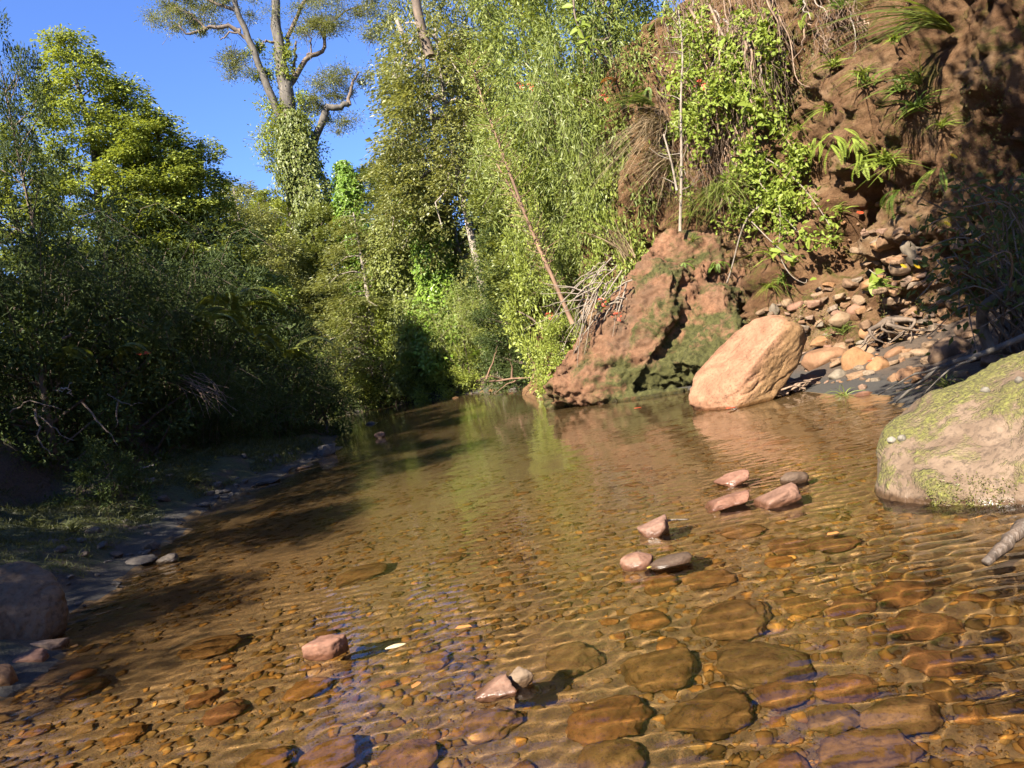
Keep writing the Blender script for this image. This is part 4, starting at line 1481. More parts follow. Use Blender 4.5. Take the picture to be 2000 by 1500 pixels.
# ================================================================== forest
G_L = "sunlit trees on the left bank"
G_R = "trees of the forest wall on the right"
TREES = [
    # kind, name, category, label, u, v, d, R
    ("yellow_conic", "tree", "tree", "tallest yellow green tree on the left, its pointed top against the sky", 118, 62, 24, 3.1, G_L),
    ("yellow_conic_b", "tree", "tree", "yellow green tree just right of the tallest one on the left", 215, 160, 24.5, 2.9, G_L),
    ("yellow_conic", "tree", "tree", "broad yellow green tree stepping down towards the sky gap", 300, 225, 25, 3.0, G_L),
    ("yellow_conic_b", "tree", "tree", "last sunlit green tree before the sky gap on the left", 385, 285, 26, 2.8, G_L),
    ("olive_tier", "tree", "tree", "low olive tree with flat tiers under the sky gap", 455, 365, 32, 2.8, G_L),
    ("olive_tier_b", "tree", "tree", "olive tree just left of the creeper clad giant", 505, 395, 46, 3.0, G_L),
    ("yellow_conic_b", "tree", "tree", "half shaded olive green tree at the left edge under the dark crown", 20, 250, 20, 2.4, G_L),
    ("dark_tree", "tree", "tree", "dark tree in shade at the top left corner", -25, 25, 13.5, .95, None),
    ("mid_tree", "tree", "tree", "shaded tree under the sunlit crowns on the left", 330, 420, 25, 2.6, None),
    ("dark_tree", "tree", "tree", "dark tree between the left bamboo and the olive tiers", 470, 500, 30, 2.4, None),
    ("olive_tier", "tree", "tree", "olive tree with drooping tiers at the river bend", 690, 415, 34, 2.9, G_R),
    ("mid_tree", "tree", "tree", "rounded green tree at the foot of the creeper clad giant", 620, 400, 43, 2.6, G_R),
    ("olive_high", "tree", "tree", "great olive tree with layered drooping boughs beside the sky gap", 850, 55, 30, 3.4, G_R),
    ("olive_tier", "tree", "tree", "tall olive tree whose top leaves the picture right of the giant", 790, -90, 36, 3.0, G_R),
    ("mid_tree", "tree", "tree", "green tree filling the gap below the layered olive tree", 770, 300, 43, 2.8, G_R),
    ("fine_tree", "tree", "tree", "tall fine leaved tree above the leaning red trunk", 975, -160, 28, 2.9, G_R),
    ("fine_tree", "tree", "tree", "bright fine leaved tree at the top middle of the forest wall", 1080, -200, 23, 3.0, G_R),
    ("mid_tree", "tree", "tree", "dense green tree behind the leaning red trunk", 1000, 270, 28, 2.4, G_R),
    ("fine_tree", "tree", "tree", "feathery tree leaning out beside the cliff top", 1150, -150, 20.5, 2.2, G_R),
    ("mid_tree", "tree", "tree", "green tree low in the wall right of the leaning red trunk", 1060, 260, 24.5, 2.3, G_R),
    ("dark_tree", "tree", "tree", "dark tree in the shaded recess above the driftwood", 985, 430, 27, 2.0, G_R),
    ("dark_tree", "tree", "tree", "dark tree at the river bend under the giant", 640, 560, 46, 2.6, G_R),
    ("olive_tier_b", "tree", "tree", "tall olive tree with top out of view behind the layered tree", 900, -260, 40, 3.6, G_R),
    ("olive_tier", "tree", "tree", "farthest olive tree in the notch of the sky gap", 445, 352, 56, 4.6, G_L),
    ("yellow_conic", "tree", "tree", "distant sunlit tree just left of the giant's foot", 512, 372, 52, 3.6, G_L),
    ("mid_tree", "tree", "tree", "distant green tree low between the left crowns and the giant", 480, 420, 48, 3.6, G_L),
    ("mid_tree", "tree", "tree", "far green tree filling the wall behind the creeper column", 720, 330, 48, 3.2, G_R),
]
for (kd, nm, ct, lab, u, v, d, R_, gp) in TREES:
    plant(kd, nm, ct, lab, u, v, d, R_, group=gp)

G_C = "creeper clad trunks"
for (kd, lab, u, v, d, R_) in [
    ("creeper", "bright yellow green creeper column in the middle of the forest wall", 815, 335, 36, 1.7),
    ("creeper_b", "green creeper column under the tip of the forked giant", 566, 215, 44, 1.5),
    ("creeper", "second bright creeper column right beside the forked giant", 665, 315, 42, 1.4),
    ("creeper_b", "lower creeper column by the bright yellow green one", 750, 420, 33, 1.2),
]:
    plant(kd, "creeper_clad_tree", "tree", lab, u, v, d, R_, group=G_C)

G_B = "bamboo and shrubs along the banks"
BUSHES = [
    ("dark_bamboo", "bamboo_clump", "bamboo", "dark feathery bamboo clump at the left edge", 0, 430, 12, 1.7),
    ("dark_bamboo", "bamboo_clump", "bamboo", "dark bamboo clump left of the fern bank, tallest of the shaded ones", 120, 415, 14.2, 2.0),
    ("dark_bamboo", "bamboo_clump", "bamboo", "dark bamboo clump in the middle of the shaded left bank", 235, 440, 16.5, 2.1),
    ("dark_bamboo", "bamboo_clump", "bamboo", "shaded bamboo clump above the tree ferns", 335, 470, 18.5, 2.2),
    ("dark_shrub", "shrub", "shrub", "dark leafy shrub behind the tree ferns", 420, 530, 21, 1.9),
    ("dark_bamboo", "bamboo_clump", "bamboo", "dark bamboo clump hanging over the left shore near the bend", 500, 640, 20, 1.8),
    ("dark_bamboo", "bamboo_clump", "bamboo", "last dark bamboo clump before the bend", 560, 690, 24, 1.9),
    ("dark_shrub", "shrub", "shrub", "round dark shrub over the grey pointed stone", 600, 740, 22, 1.2),
    ("dark_bamboo", "bamboo_clump", "bamboo", "bamboo clump on top of the brown cut bank", 330, 640, 15.5, 1.6),
    ("dark_shrub", "shrub", "shrub", "dark low shrub at the foot of the cut bank on the left grass", 195, 880, 10.0, .6),
    ("dark_shrub", "shrub", "shrub", "dark shrub over the mossy slope at the left edge", 40, 600, 11.5, 1.2),
    ("dark_shrub", "shrub", "shrub", "dark shrub with drooping twigs above the shaded shore", 200, 620, 13.8, 1.4),
    ("dark_bamboo", "bamboo_clump", "bamboo", "small dark bamboo over the stony cut bank", 430, 700, 16.5, 1.4),
    ("bamboo_clump", "bamboo_clump", "bamboo", "sunlit bamboo clump drooping to the far shore", 880, 545, 31, 2.2),
    ("shrub", "shrub", "shrub", "bright shrub at the water's edge under the sunlit bamboo", 870, 650, 31, 1.5),
    ("shrub", "shrub", "shrub", "yellow green shrub beneath the bright creeper column", 770, 590, 34, 1.6),
    ("shrub", "shrub", "shrub", "sunlit shrub left of the far dark recess", 700, 590, 36, 1.9),
    ("dark_shrub", "shrub", "shrub", "low dark shrub on the far bank beside the grey pointed stone", 690, 735, 35, 1.5),
    ("dark_shrub", "shrub", "shrub", "dark shrub closing the river bend at the far left", 655, 745, 34, 1.6),
    ("shrub", "shrub", "shrub", "sunlit shrub hanging to the water left of the driftwood", 900, 680, 33, 1.2),
    ("dark_shrub", "shrub", "shrub", "dark shrub by the far water line", 745, 680, 37, 1.7),
    ("dark_shrub", "shrub", "shrub", "dark shrub in the river bend beside the giant", 660, 680, 42, 1.9),
    ("bamboo_clump", "bamboo_clump", "bamboo", "half shaded bamboo left of the leaning red trunk", 960, 520, 26, 1.9),
    ("dark_shrub", "shrub", "shrub", "shrub in the shaded recess behind the driftwood", 990, 610, 27, 1.4),
    ("shrub", "shrub", "shrub", "yellow green shrub with red flowers behind the outcrop", 1085, 625, 20, 1.0),
    ("bamboo_clump", "bamboo_clump", "bamboo", "bamboo clump to the right of the leaning red trunk", 1110, 400, 21.5, 1.7),
    ("shrub", "shrub", "shrub", "green shrub left of the cliff edge above the outcrop", 1180, 330, 19.5, 1.0),
    ("bamboo_clump", "bamboo_clump", "bamboo", "bright bamboo in front of the cliff's upper left edge", 1170, 170, 20, 1.4),
    ("bamboo_clump", "bamboo_clump", "bamboo", "high bamboo clump above the leaning red trunk", 1040, 120, 23, 2.2),
    ("bamboo_clump", "bamboo_clump", "bamboo", "top bamboo clump over the cliff's left edge", 1115, 20, 20.5, 1.8),
    ("shrub", "shrub", "shrub", "shrub half way up the slope behind the red trunk", 1030, 330, 22.5, 1.3),
]
for (kd, nm, ct, lab, u, v, d, R_) in BUSHES:
    plant(kd, nm, ct, lab, u, v, d, R_, group=G_B, crown="leaves" if nm == "shrub" else "foliage", trunk="stems")

# trees that stand outside the picture on the near banks; they shade the left bank and the right corner
G_O = "trees standing beside the viewer"
for (kd, lab, x, y, top, R_) in [
    ("dark_tree", "tree on the left bank just outside the picture, nearest", -8.3, 0.3, 7.4, 2.3),
    ("dark_tree", "tree on the left bank just outside the picture, second", -8.8, 4.4, 9.0, 2.5),
    ("dark_tree", "tree on the left bank just outside the picture, third", -9.3, 8.6, 10.0, 2.5),
    ("mid_tree", "tree on the left bank just outside the picture, farthest", -13.0, 13.5, 9.5, 2.6),
]:
    plant(kd, "tree", "tree", lab, 0, 0, 0, R_, loc=(x, y), top=top, group=G_O)

# ------------------------------------------------------------------ the forked giant with bare limbs
D0 = 45.0
gb = at(575, 560, D0)
gz0 = gz(gb.x, gb.y)
giant = thing("giant_tree", "giant old tree with bare forked limbs and wispy crown against the sky", "tree", (gb.x, gb.y, gz0))


def rel(u, v, dd=0.0):
    p = at(u, v, D0 + dd)
    return (p.x - gb.x, p.y - gb.y, p.z - gz0)


acc = Acc()
acc.add(*tube(smooth_path([(0, 0, -2), rel(582, 480), rel(572, 330), rel(562, 200), rel(557, 160)], 14), np.linspace(.62, .40, 14), 9, .08))
ob("trunk", acc.mesh("giant_trunk", bk_grey), giant)
LIMBS = [
    ([(560, 180, 0), (550, 120, 0), (543, 60, 0), (538, 0, 0), (536, -60, 0)], .40, .20),
    ([(556, 240, 0), (530, 188, -.4), (510, 140, -.5), (490, 85, -.6), (470, 40, -.8), (455, -20, -1)], .26, .14),
    ([(566, 165, .3), (585, 140, .3), (600, 112, .4), (625, 102, .5), (634, 80, .6), (622, 55, .6)], .20, .07),
    ([(565, 160, .3), (576, 120, .4), (578, 80, .5)], .14, .05),
    ([(556, 95, .3), (570, 55, .4), (590, 10, .4), (610, -20, .5)], .16, .06),
    ([(597, 300, -.3), (620, 262, -.4), (634, 225, -.5), (640, 212, -.5), (664, 207, -.5), (682, 205, -.5)], .26, .16),
    ([(682, 205, -.5), (683, 185, -.5), (690, 160, -.4), (700, 140, -.3)], .14, .04),
    ([(585, 345, 0), (590, 325, -.2), (597, 300, -.3)], .3, .26),
    ([(470, 60, -.7), (440, 50, -.9), (405, 55, -1.0), (370, 66, -1.2), (350, 50, -1.4)], .14, .04),
    ([(462, 20, -.8), (430, 10, -.9), (385, -10, -1), (350, -5, -1.2)], .12, .04),
    ([(480, 75, -.6), (455, 62, -.8), (430, 78, -.8)], .09, .03),
    ([(538, 85, 0), (520, 80, -.2), (508, 92, -.3)], .09, .04),
    ([(400, 55, -1.0), (375, 30, -1.2), (340, 15, -1.3)], .07, .025),
    ([(600, 112, .4), (608, 90, .5), (600, 60, .6)], .07, .03),
    ([(634, 80, .6), (640, 50, .7), (680, 20, .8), (740, 5, .8)], .08, .03),
]
for (pts, r0, r1) in LIMBS:
    pp = smooth_path([rel(*p) for p in pts], 12)
    a2 = Acc()
    pp[1:-1] += rng.normal(size=(10, 3)) * .05
    a2.add(*tube(pp, np.linspace(r0, r1, 12), 7, .12))
    ob("limb", a2.mesh("limb", bk_grey if r0 > .25 else bk_brown), giant)


def sprays_at(list_px, mat, name, parent, per, L, W, seed, conv, flat=.5):
    r = np.random.default_rng(seed)
    lv = Leaves()
    tw = Acc()
    for (u, v, rpx, n) in list_px:
        for j in range(n):
            a, q = r.uniform(0, 6.283), math.sqrt(r.random())
            c = np.array(conv(u + math.cos(a) * q * rpx * 1.3, v + math.sin(a) * q * rpx * 1.0, r.normal() * rpx / FOC * 45 * .5))
            nn = int(per * r.uniform(.5, 1.4))
            rad = r.uniform(.3, 1.0)
            o = r.normal(size=(nn, 3)) * .42 * rad * np.array([1, 1, flat])
            lv.add(c + o, o + unit(nn, r) * .4, nz(unit(nn, r) * .7 + np.array([0, 0, 1])), L * r.uniform(.7, 1.3, nn), W * r.uniform(.7, 1.3, nn))
            for z in range(2):
                e = c + unit(1, r)[0] * rad * 1.2
                tw.add(*tube(smooth_path([c + r.normal(size=3) * .5, c, e], 4), .012, 3, 0, False))
    ob(name, lv.mesh(name, mat), parent)
    ob("twigs", tw.mesh("twigs", bk_grey), parent)


sprays_at([(345, 20, 42, 20), (400, 20, 50, 24), (440, 10, 30, 8), (330, -10, 40, 10), (470, 130, 28, 12), (452, 115, 18, 6), (500, 20, 26, 5), (610, 30, 40, 16), (640, 10, 45, 18), (700, 5, 50, 20), (720, 40, 40, 14), (655, 45, 26, 8), (745, 60, 22, 7), (640, 170, 34, 18), (650, 150, 24, 8), (665, 235, 26, 10), (620, 200, 24, 10), (690, 160, 26, 7), (600, 55, 16, 4)],
          lm_olive, "crown", giant, 210, .13, .045, 91, rel)
sprays_at([(560, 215, 34, 16), (545, 240, 26, 10), (590, 250, 24, 10), (540, 280, 28, 10), (560, 300, 40, 16), (600, 300, 22, 6), (500, 100, 10, 4), (515, 150, 10, 4), (555, 110, 14, 5), (550, 140, 12, 4), (572, 350, 26, 10), (575, 400, 30, 12), (577, 450, 30, 12), (578, 500, 30, 12)],
          lm_yellow, "creeper", giant, 130, .16, .09, 92, rel, .9)

# ------------------------------------------------------------------ thin leaning trunks in front of the forest wall
def thin_tree(label, px, d, r0, r1, bark, seed, ntw=46, leafm=lm_yellow, group=None, leaf_per=12, tw_len=.55):
    r = np.random.default_rng(seed)
    P = [at(u, v, d + dd) for (u, v, dd) in px]
    b = P[0]
    t = thing("leaning_tree", label, "tree", b, group)
    pp = smooth_path([p - b for p in P], 18)
    a2 = Acc()
    a2.add(*tube(pp, np.linspace(r0, r1, 18), 7, .08))
    ob("trunk", a2.mesh("leaning_trunk", bark), t)
    lv, tw = Leaves(), Acc()
    for k in range(ntw):
        f = r.uniform(.12, 1)
        c = np.array([np.interp(f, np.linspace(0, 1, 18), pp[:, i]) for i in range(3)])
        dr = unit(1, r)[0] * np.array([1, .7, .4]) + np.array([0, 0, .5])
        e = c + dr * tw_len * r.uniform(.5, 1.3)
        q = smooth_path([c, (c + e) / 2 + r.normal(size=3) * .05, e], 5)
        if ntw <= 6:
            a3 = Acc()
            a3.add(*tube(q, np.linspace(.012, .004, 5), 4, 0, False))
            ob("twig", a3.mesh("twig", bark), t)
        else:
            tw.add(*tube(q, np.linspace(.012, .004, 5), 3, 0, False))
        n = int(leaf_per * (0.2 + 1.6 * f))
        s = r.uniform(.3, 1, n)
        c2 = c + (e - c) * s[:, None] + r.normal(size=(n, 3)) * .07
        lv.add(c2, (e - c) + unit(n, r) * .5, unit(n, r) + np.array([0, 0, .6]), .10 * r.uniform(.6, 1.3, n), .035 * r.uniform(.6, 1.3, n))
    if tw.n:
        ob("twigs", tw.mesh("twigs", bark), t)
    ob("foliage", lv.mesh("foliage", leafm), t)
    return t


thin_tree("slender leaning tree with reddish bark in front of the forest wall", [(1118, 632, 0), (1085, 555, 0), (1040, 455, .2), (1000, 350, .3), (965, 255, .5), (938, 180, .7), (918, 120, .8)], 19.5, .062, .016, bk_red, 31, 150)
thin_tree("thin companion stem running beside the reddish leaning tree", [(1098, 590, .1), (1050, 470, .3), (1010, 390, .3), (970, 320, .5)], 19.8, .05, .015, bk_red, 32, 30)
thin_tree("bare straight pale stem standing on top of the outcrop", [(1328, 452, 0), (1331, 330, 0), (1330, 200, 0), (1333, 100, 0), (1325, 20, 0)], 16.4, .036, .016, bk_twig, 33, 22, leaf_per=12)
thin_tree("short pale dead stem leaning against the cliff left of the straight one", [(1322, 372, 0), (1312, 320, 0), (1296, 262, 0)], 17.0, .03, .02, bk_pale, 34, 3, leaf_per=2)
thin_tree("pale dead trunk high in the wall left of the layered olive tree", [(800, 100, 0), (788, 70, 0), (775, 40, 0)], 33, .13, .08, bk_pale, 35, 4, leaf_per=2)
thin_tree("straight dark trunk at the top left of the forest wall", [(840, 110, 0), (822, 50, 0), (808, -20, 0)], 31, .22, .18, bk_brown, 36, 10, leaf_per=6)

# ------------------------------------------------------------------ undergrowth that nobody could count
def ground_cover(name, label, n, xr_, yr_, zmin, zmax, L, W, mat, seed, up=0.4, lift=.25):
    r = np.random.default_rng(seed)
    y = r.uniform(*yr_, n)
    x = r.uniform(*xr_, n)
    z = ground_z(x, y)
    k = (z > zmin) & (z < zmax) & (fbm(np.c_[x * .8, y * .8, z * .8], 3, seed) > -.25)
    P = np.c_[x, y, z + lift * r.random(n) ** 1.5][k]
    m = len(P)
    A = unit(m, r) + np.array([0, 0, up])
    sc = np.clip(P[:, 1] / 14, .55, 2.6)
    lv = Leaves()
    lv.add(P, A, nz(unit(m, r) + np.array([0, 0, .8])), L * sc * r.uniform(.6, 1.4, m), W * sc * r.uniform(.6, 1.4, m))
    o = ob(name, lv.mesh(name, mat))
    o["kind"] = "stuff"
    o["label"] = label


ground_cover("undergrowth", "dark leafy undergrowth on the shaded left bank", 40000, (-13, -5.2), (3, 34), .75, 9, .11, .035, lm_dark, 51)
ground_cover("undergrowth", "green undergrowth on the far and right slopes", 60000, (-14, 14), (17, 48), .5, 14, .12, .06, lm_mid, 52, lift=.6)
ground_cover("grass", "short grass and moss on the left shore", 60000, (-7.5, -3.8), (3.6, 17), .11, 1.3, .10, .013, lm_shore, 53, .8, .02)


# ================================================================== plants and dead wood on the cliff and the banks
def strand(pts, r0, r1, n=12, sides=5, jit=0.0, wob=0.0):
    p = smooth_path(pts, n)
    if wob:
        p[1:-1] += rng.normal(size=(n - 2, 3)) * wob
    return tube(p, np.linspace(r0, r1, n), sides, jit)


# a broad leaf, one metre long, folded along its midrib
_lv = np.array([(0, 0, 0), (.25, .2, .05), (.38, .16, .04), (.85, .12, .03), (1, 0, -.06), (.85, -.12, .03), (.55, -.24, .06), (.25, -.2, .05), (.28, 0, 0), (.58, 0, 0)])
_lf = [(0, 8, 1), (1, 8, 9), (1, 9, 2), (2, 9, 3), (3, 9, 4), (4, 9, 5), (5, 9, 6), (6, 9, 7), (7, 9, 8), (7, 8, 0)]
lm_broad = leaf_mat("broad_vine_leaf", (0.09, 0.13, 0.018), (0.16, 0.205, 0.03), (0.22, 0.255, 0.05), rough=.5, spec=.2)
BROAD = mesh_np("broad_leaf", _lv, _lf, lm_broad, True)


def orient(o, axis, normal):
    a = Vector(axis).normalized()
    n = Vector(normal)
    n = (n - a * n.dot(a)).normalized()
    b = n.cross(a)
    o.rotation_euler = Matrix(((a.x, b.x, n.x), (a.y, b.y, n.y), (a.z, b.z, n.z))).to_euler()


def vine(label, px, r0, r1, leaves, size, bark, seed, big=True, small=0, pos=None, name="vine", n=16):
    """px: (u, v, off) along the cliff; leaves: how many broad leaves, each a part"""
    r = np.random.default_rng(seed)
    P = [on_cliff(u, v, off)[0] for (u, v, off) in px] if pos is None else pos
    # keep the strand free of sudden jumps in depth
    b = P[0].copy()
    t = thing(name, label, "vine", b)
    q = smooth_path([p - b for p in P], n)
    for _ in range(3):
        q[1:-1] = q[1:-1] * .5 + (q[:-2] + q[2:]) * .25
    a = Acc()
    a.add(*tube(q, np.linspace(r0, r1, n), 5, .1))
    ob("stem", a.mesh("vine_stem", bark), t)
    for k in range(leaves):
        f = r.uniform(.2, 1)
        c = np.array([np.interp(f, np.linspace(0, 1, n), q[:, i]) for i in range(3)])
        o = ob("leaf", BROAD, t)
        ax = unit(1, r)[0] * np.array([1, .6, .7]) + np.array([-.1, -.3, -.35])
        o.location = c + unit(1, r)[0] * size * .3
        orient(o, ax, unit(1, r)[0] * .6 + np.array([-.3, -.6, .7]))
        s = size * r.uniform(.65, 1.2)
        o.scale = (s, s, s)
    if small:
        lv = Leaves()
        f = r.uniform(.1, 1, small)
        c = np.stack([np.interp(f, np.linspace(0, 1, n), q[:, i]) for i in range(3)], -1) + r.normal(size=(small, 3)) * .10
        lv.add(c, unit(small, r) + np.array([0, -.3, -.3]), unit(small, r) + np.array([-.2, -.4, .6]), .11 * r.uniform(.6, 1.4, small), .07 * r.uniform(.6, 1.3, small))
        ob("foliage", lv.mesh("vine_foliage", lm_broad), t)
    return t


vine("leafy vine with large oval leaves hanging in the middle of the cliff", [(1405, 10, .3), (1425, 90, .4), (1450, 160, .5), (1475, 215, .55), (1505, 260, .5)], .03, .012, 26, .30, bk_root, 1, small=120)
vine("long vine with yellow green leaves trailing over the dark hollow", [(1440, 120, .4), (1460, 230, .45), (1480, 320, .5), (1500, 400, .5), (1530, 460, .4)], .022, .008, 12, .26, bk_root, 2, small=260)
vine("thin leafy vine reaching right across the dark cave", [(1485, 300, .5), (1540, 340, .6), (1572, 400, .6), (1600, 440, .5), (1625, 455, .4)], .014, .006, 3, .2, bk_twig, 3, small=170)
vine("short leafy vine spreading above the cave mouth", [(1470, 420, .4), (1520, 430, .5), (1570, 455, .5), (1600, 470, .4)], .014, .006, 4, .22, bk_twig, 4, small=150)
vine("pale twisted root dangling free beside the brown earth face", [(1497, -10, .4), (1500, 25, .45), (1492, 45, .45), (1519, 78, .5), (1514, 121, .5)], .024, .008, 0, .2, bk_root, 5)
vine("long pale root trailing down the brown earth face", [(1515, 15, .4), (1521, 60, .4), (1545, 105, .35), (1570, 135, .3), (1588, 152, .25)], .022, .006, 0, .2, bk_root, 6)
vine("long straight pale stem slanting from the vines to the outcrop", [(1487, 395, .5), (1455, 460, .6), (1430, 515, .6), (1405, 565, .5)], .024, .012, 0, .2, bk_twig, 7)
vine("sprig of big yellow green leaves hanging before the cave", [(1498, 455, .5), (1510, 500, .5), (1535, 515, .5), (1552, 520, .5)], .012, .006, 8, .30, bk_twig, 8)
vine("thin bare vine looping down to the beach stones", [(1508, 510, .5), (1520, 545, .5), (1545, 555, .5), (1575, 560, .4)], .012, .006, 1, .25, bk_twig, 9)
vine("sprig of pale pointed leaves on the mossy cliff bulge", [(1700, 520, .15), (1715, 545, .2), (1735, 550, .2)], .01, .005, 6, .26, bk_twig, 10)
vine("leafy creeper with mixed leaves at the cliff top centre", [(1330, 20, .4), (1345, 90, .5), (1370, 170, .5), (1390, 240, .5)], .022, .01, 10, .24, bk_root, 11, small=150)
vine("brown rope like root curving down among the leaves", [(1360, 40, .5), (1395, 80, .55), (1420, 130, .55), (1430, 220, .5)], .035, .02, 2, .2, bk_root, 12)
vine("leaf cluster on a vine hanging at the top of the forest wall", None, .03, .012, 22, .26, bk_brown, 13, pos=[at(1120, -20, 18), at(1122, 30, 17.8), at(1135, 60, 17.6), at(1150, 95, 17.6)])
vine("leafy sprig on the right side of the pale straight stem", [(1330, 150, .8), (1360, 130, .9), (1320, 160, .9)], .012, .006, 8, .26, bk_twig, 14)
vine("vine with small leaves falling along the left edge of the cave", [(1500, 330, .4), (1515, 380, .5), (1530, 420, .5), (1545, 470, .4)], .012, .006, 4, .2, bk_twig, 15, small=160)

# many small vines and plants that drape the upper cliff
_vr = np.random.default_rng(400)
for k in range(40):
    u0, v0 = _vr.uniform(1290, 1590), _vr.uniform(-10, 380)
    if u0 > 1520 and v0 < 230:
        u0 -= 180
    pts, u_, v_ = [], u0, v0
    for j in range(4):
        pts.append((u_, v_, .25 + .12 * j))
        u_ += _vr.normal() * 16 + 4
        v_ += _vr.uniform(18, 48)
    vine("small leafy vine among many draped over the upper cliff", pts, .012, .005, int(_vr.integers(0, 4)), .22, bk_root, 410 + k, small=int(_vr.uniform(90, 260)), n=10)["group"] = "small vines draped over the cliff"

# roots hanging from the cliff top: each thick root is a part, the hair roots are one part
def root_curtain(label, u0, u1, v0, v1, nthick, nfine, lmin, lmax, seed):
    r = np.random.default_rng(seed)
    b = on_cliff((u0 + u1) / 2, v0, .1)[0]
    t = thing("hanging_roots", label, "roots", b)
    fine = Acc()
    for k in range(nthick + nfine):
        c, nn = on_cliff(r.uniform(u0, u1), r.uniform(v0, v1), r.uniform(.06, .35))
        L = r.uniform(lmin, lmax)
        p = [c - b]
        for j in range(4):
            p.append(p[-1] + Vector((r.normal() * .07, r.normal() * .06 - .01, -L / 4)))
        if k < nthick:
            a = Acc()
            a.add(*strand(p, r.uniform(.014, .03), .006, 10, 5, .1, .012))
            ob("root", a.mesh("root", bk_root if r.random() < .6 else bk_pale), t)
        else:
            fine.add(*strand(p, .006, .002, 7, 3, 0, .015))
    o = ob("fine_roots", fine.mesh("fine_roots", bk_root), t)
    o["kind"] = "stuff"
    return t


root_curtain("curtain of brown hanging roots at the top of the cliff", 1290, 1520, -30, 160, 26, 420, .5, 1.5, 21)
root_curtain("tangle of fine roots over the hollow left of the vines", 1270, 1460, 160, 360, 16, 380, .4, 1.1, 22)
root_curtain("ball of matted hair roots dangling near the twisted root", 1425, 1465, 30, 60, 4, 120, .25, .45, 23)
root_curtain("roots dangling from the ledge at the upper right", 1560, 1680, -20, 60, 8, 90, .3, .8, 24)


# ---- ferns and grasses
def frond_mesh(name, mat, L=1.0, n=20, wid=.22, arch=.5):
    lv, a = Leaves(), Acc()
    q = np.linspace(0, 1, 10)
    path = np.stack([q * L * (1 - .25 * q), 0 * q, L * (arch * q - arch * 1.5 * q ** 2)], -1)
    a.add(*tube(path, np.linspace(.008, .003, 10) * L, 3, 0, False))
    f = np.linspace(.12, .98, n)
    c = np.stack([np.interp(f, q, path[:, i]) for i in range(3)], -1)
    w = wid * L * np.sin(np.clip(f * 1.1, 0, 1) * math.pi * .5 + .0) * (1.12 - f) * 1.6
    for s in (-1, 1):
        A = np.stack([0.45 + 0 * f, s * np.ones(n), -.18 + 0 * f], -1)
        lv.add(c, A, np.tile([0, 0, 1.0], (n, 1)), w, .055 * L)
    me = lv.mesh(name, mat)
    return me


FROND = frond_mesh("frond", lm_fern)
FROND_DARK = frond_mesh("dark_frond", lm_mid, arch=.55, n=26, wid=.26)
FROND_HANG = frond_mesh("hanging_frond", lm_broad, arch=.25, n=16, wid=.13)
FROND_DRY = frond_mesh("dry_frond", lm_orange, arch=.3)


def fern(label, pos, nf, size, frond, seed, facing=None, spread=1.0, droop=0.0, name="fern"):
    r = np.random.default_rng(seed)
    t = thing(name, label, "fern", pos)
    for k in range(nf):
        o = ob("frond", frond, t)
        az = r.uniform(0, 6.283) if facing is None else facing + r.normal() * spread
        o.location = Vector((r.normal(), r.normal(), r.normal())) * size * .08
        o.rotation_euler = (r.normal() * .25, droop + r.normal() * .25, az)
        s = size * r.uniform(.6, 1.15)
        o.scale = (s, s, s)
    return t


FACE = -2.3
for i, (u, v, nf, sz, lab) in enumerate([
    (1628, 262, 9, .75, "hanging pale green fern above the cave, left clump"),
    (1665, 272, 8, .7, "hanging pale green fern above the cave, middle clump"),
    (1690, 300, 7, .7, "hanging pale green fern right of the other hanging ferns"),
    (1595, 275, 5, .5, "small hanging fern at the left end of the fern row"),
    (1560, 40, 6, .5, "small pale fern on the mossy face near the top"),
    (1580, 20, 5, .5, "tiny fern growing under the cliff top roots"),
    (1830, 330, 6, .5, "small bright fern on the cliff above the dark bush"),
]):
    fern(lab, on_cliff(u, v, .06)[0], nf, sz, FROND_HANG, 40 + i, FACE, .8, .75)
fern("small fern on the outcrop face, left of the pair", on_outcrop(1335, 510, .02)[0], 8, .42, FROND, 60, FACE, .9, .3)
fern("small fern on the outcrop face, right of the pair", on_outcrop(1395, 515, .02)[0], 9, .46, FROND, 61, FACE, .9, .3)
fern("fern with drooping fronds at the left edge of the cliff", on_cliff(1260, 190, .3)[0], 8, .8, FROND, 62, FACE - .5, .7, .2)
fern("dead orange fern frond among the leaves by the cliff edge", on_cliff(1225, 168, .5)[0], 2, .7, FROND_DRY, 63, math.pi, .2, .1)
fern("light green fern on the shadowed cliff near the yellow flowers", on_cliff(1770, 375, .1)[0], 6, .6, FROND, 64, FACE, .8, .3)
for i, (u, v, d, nf, sz, lab) in enumerate([
    (450, 590, 16.5, 9, 1.5, "large tree fern fan on the shaded left bank, the upper one"),
    (500, 655, 17.3, 8, 1.4, "large tree fern fan on the shaded left bank, the lower one"),
    (405, 620, 15.5, 8, 1.1, "tree fern in the shade left of the large fans"),
    (560, 690, 19, 8, 1.2, "tree fern fan nearest the bend of the left bank"),
    (310, 690, 14.5, 7, .7, "bright fern deep in the shaded bank near the red leaf"),
    (230, 680, 12.5, 8, .6, "small fern in the shade above the bare branches"),
    (130, 700, 11, 8, .6, "fern low on the dark bank at the left"),
    (800, 690, 34, 8, 1.2, "dark fern hanging by the far water line"),
    (930, 690, 29, 8, 1.0, "sunlit fern by the far bank left of the driftwood"),
]):
    fern(lab, at(u, v, d), nf, sz, FROND_DARK if v < 705 and u < 700 else FROND, 70 + i)


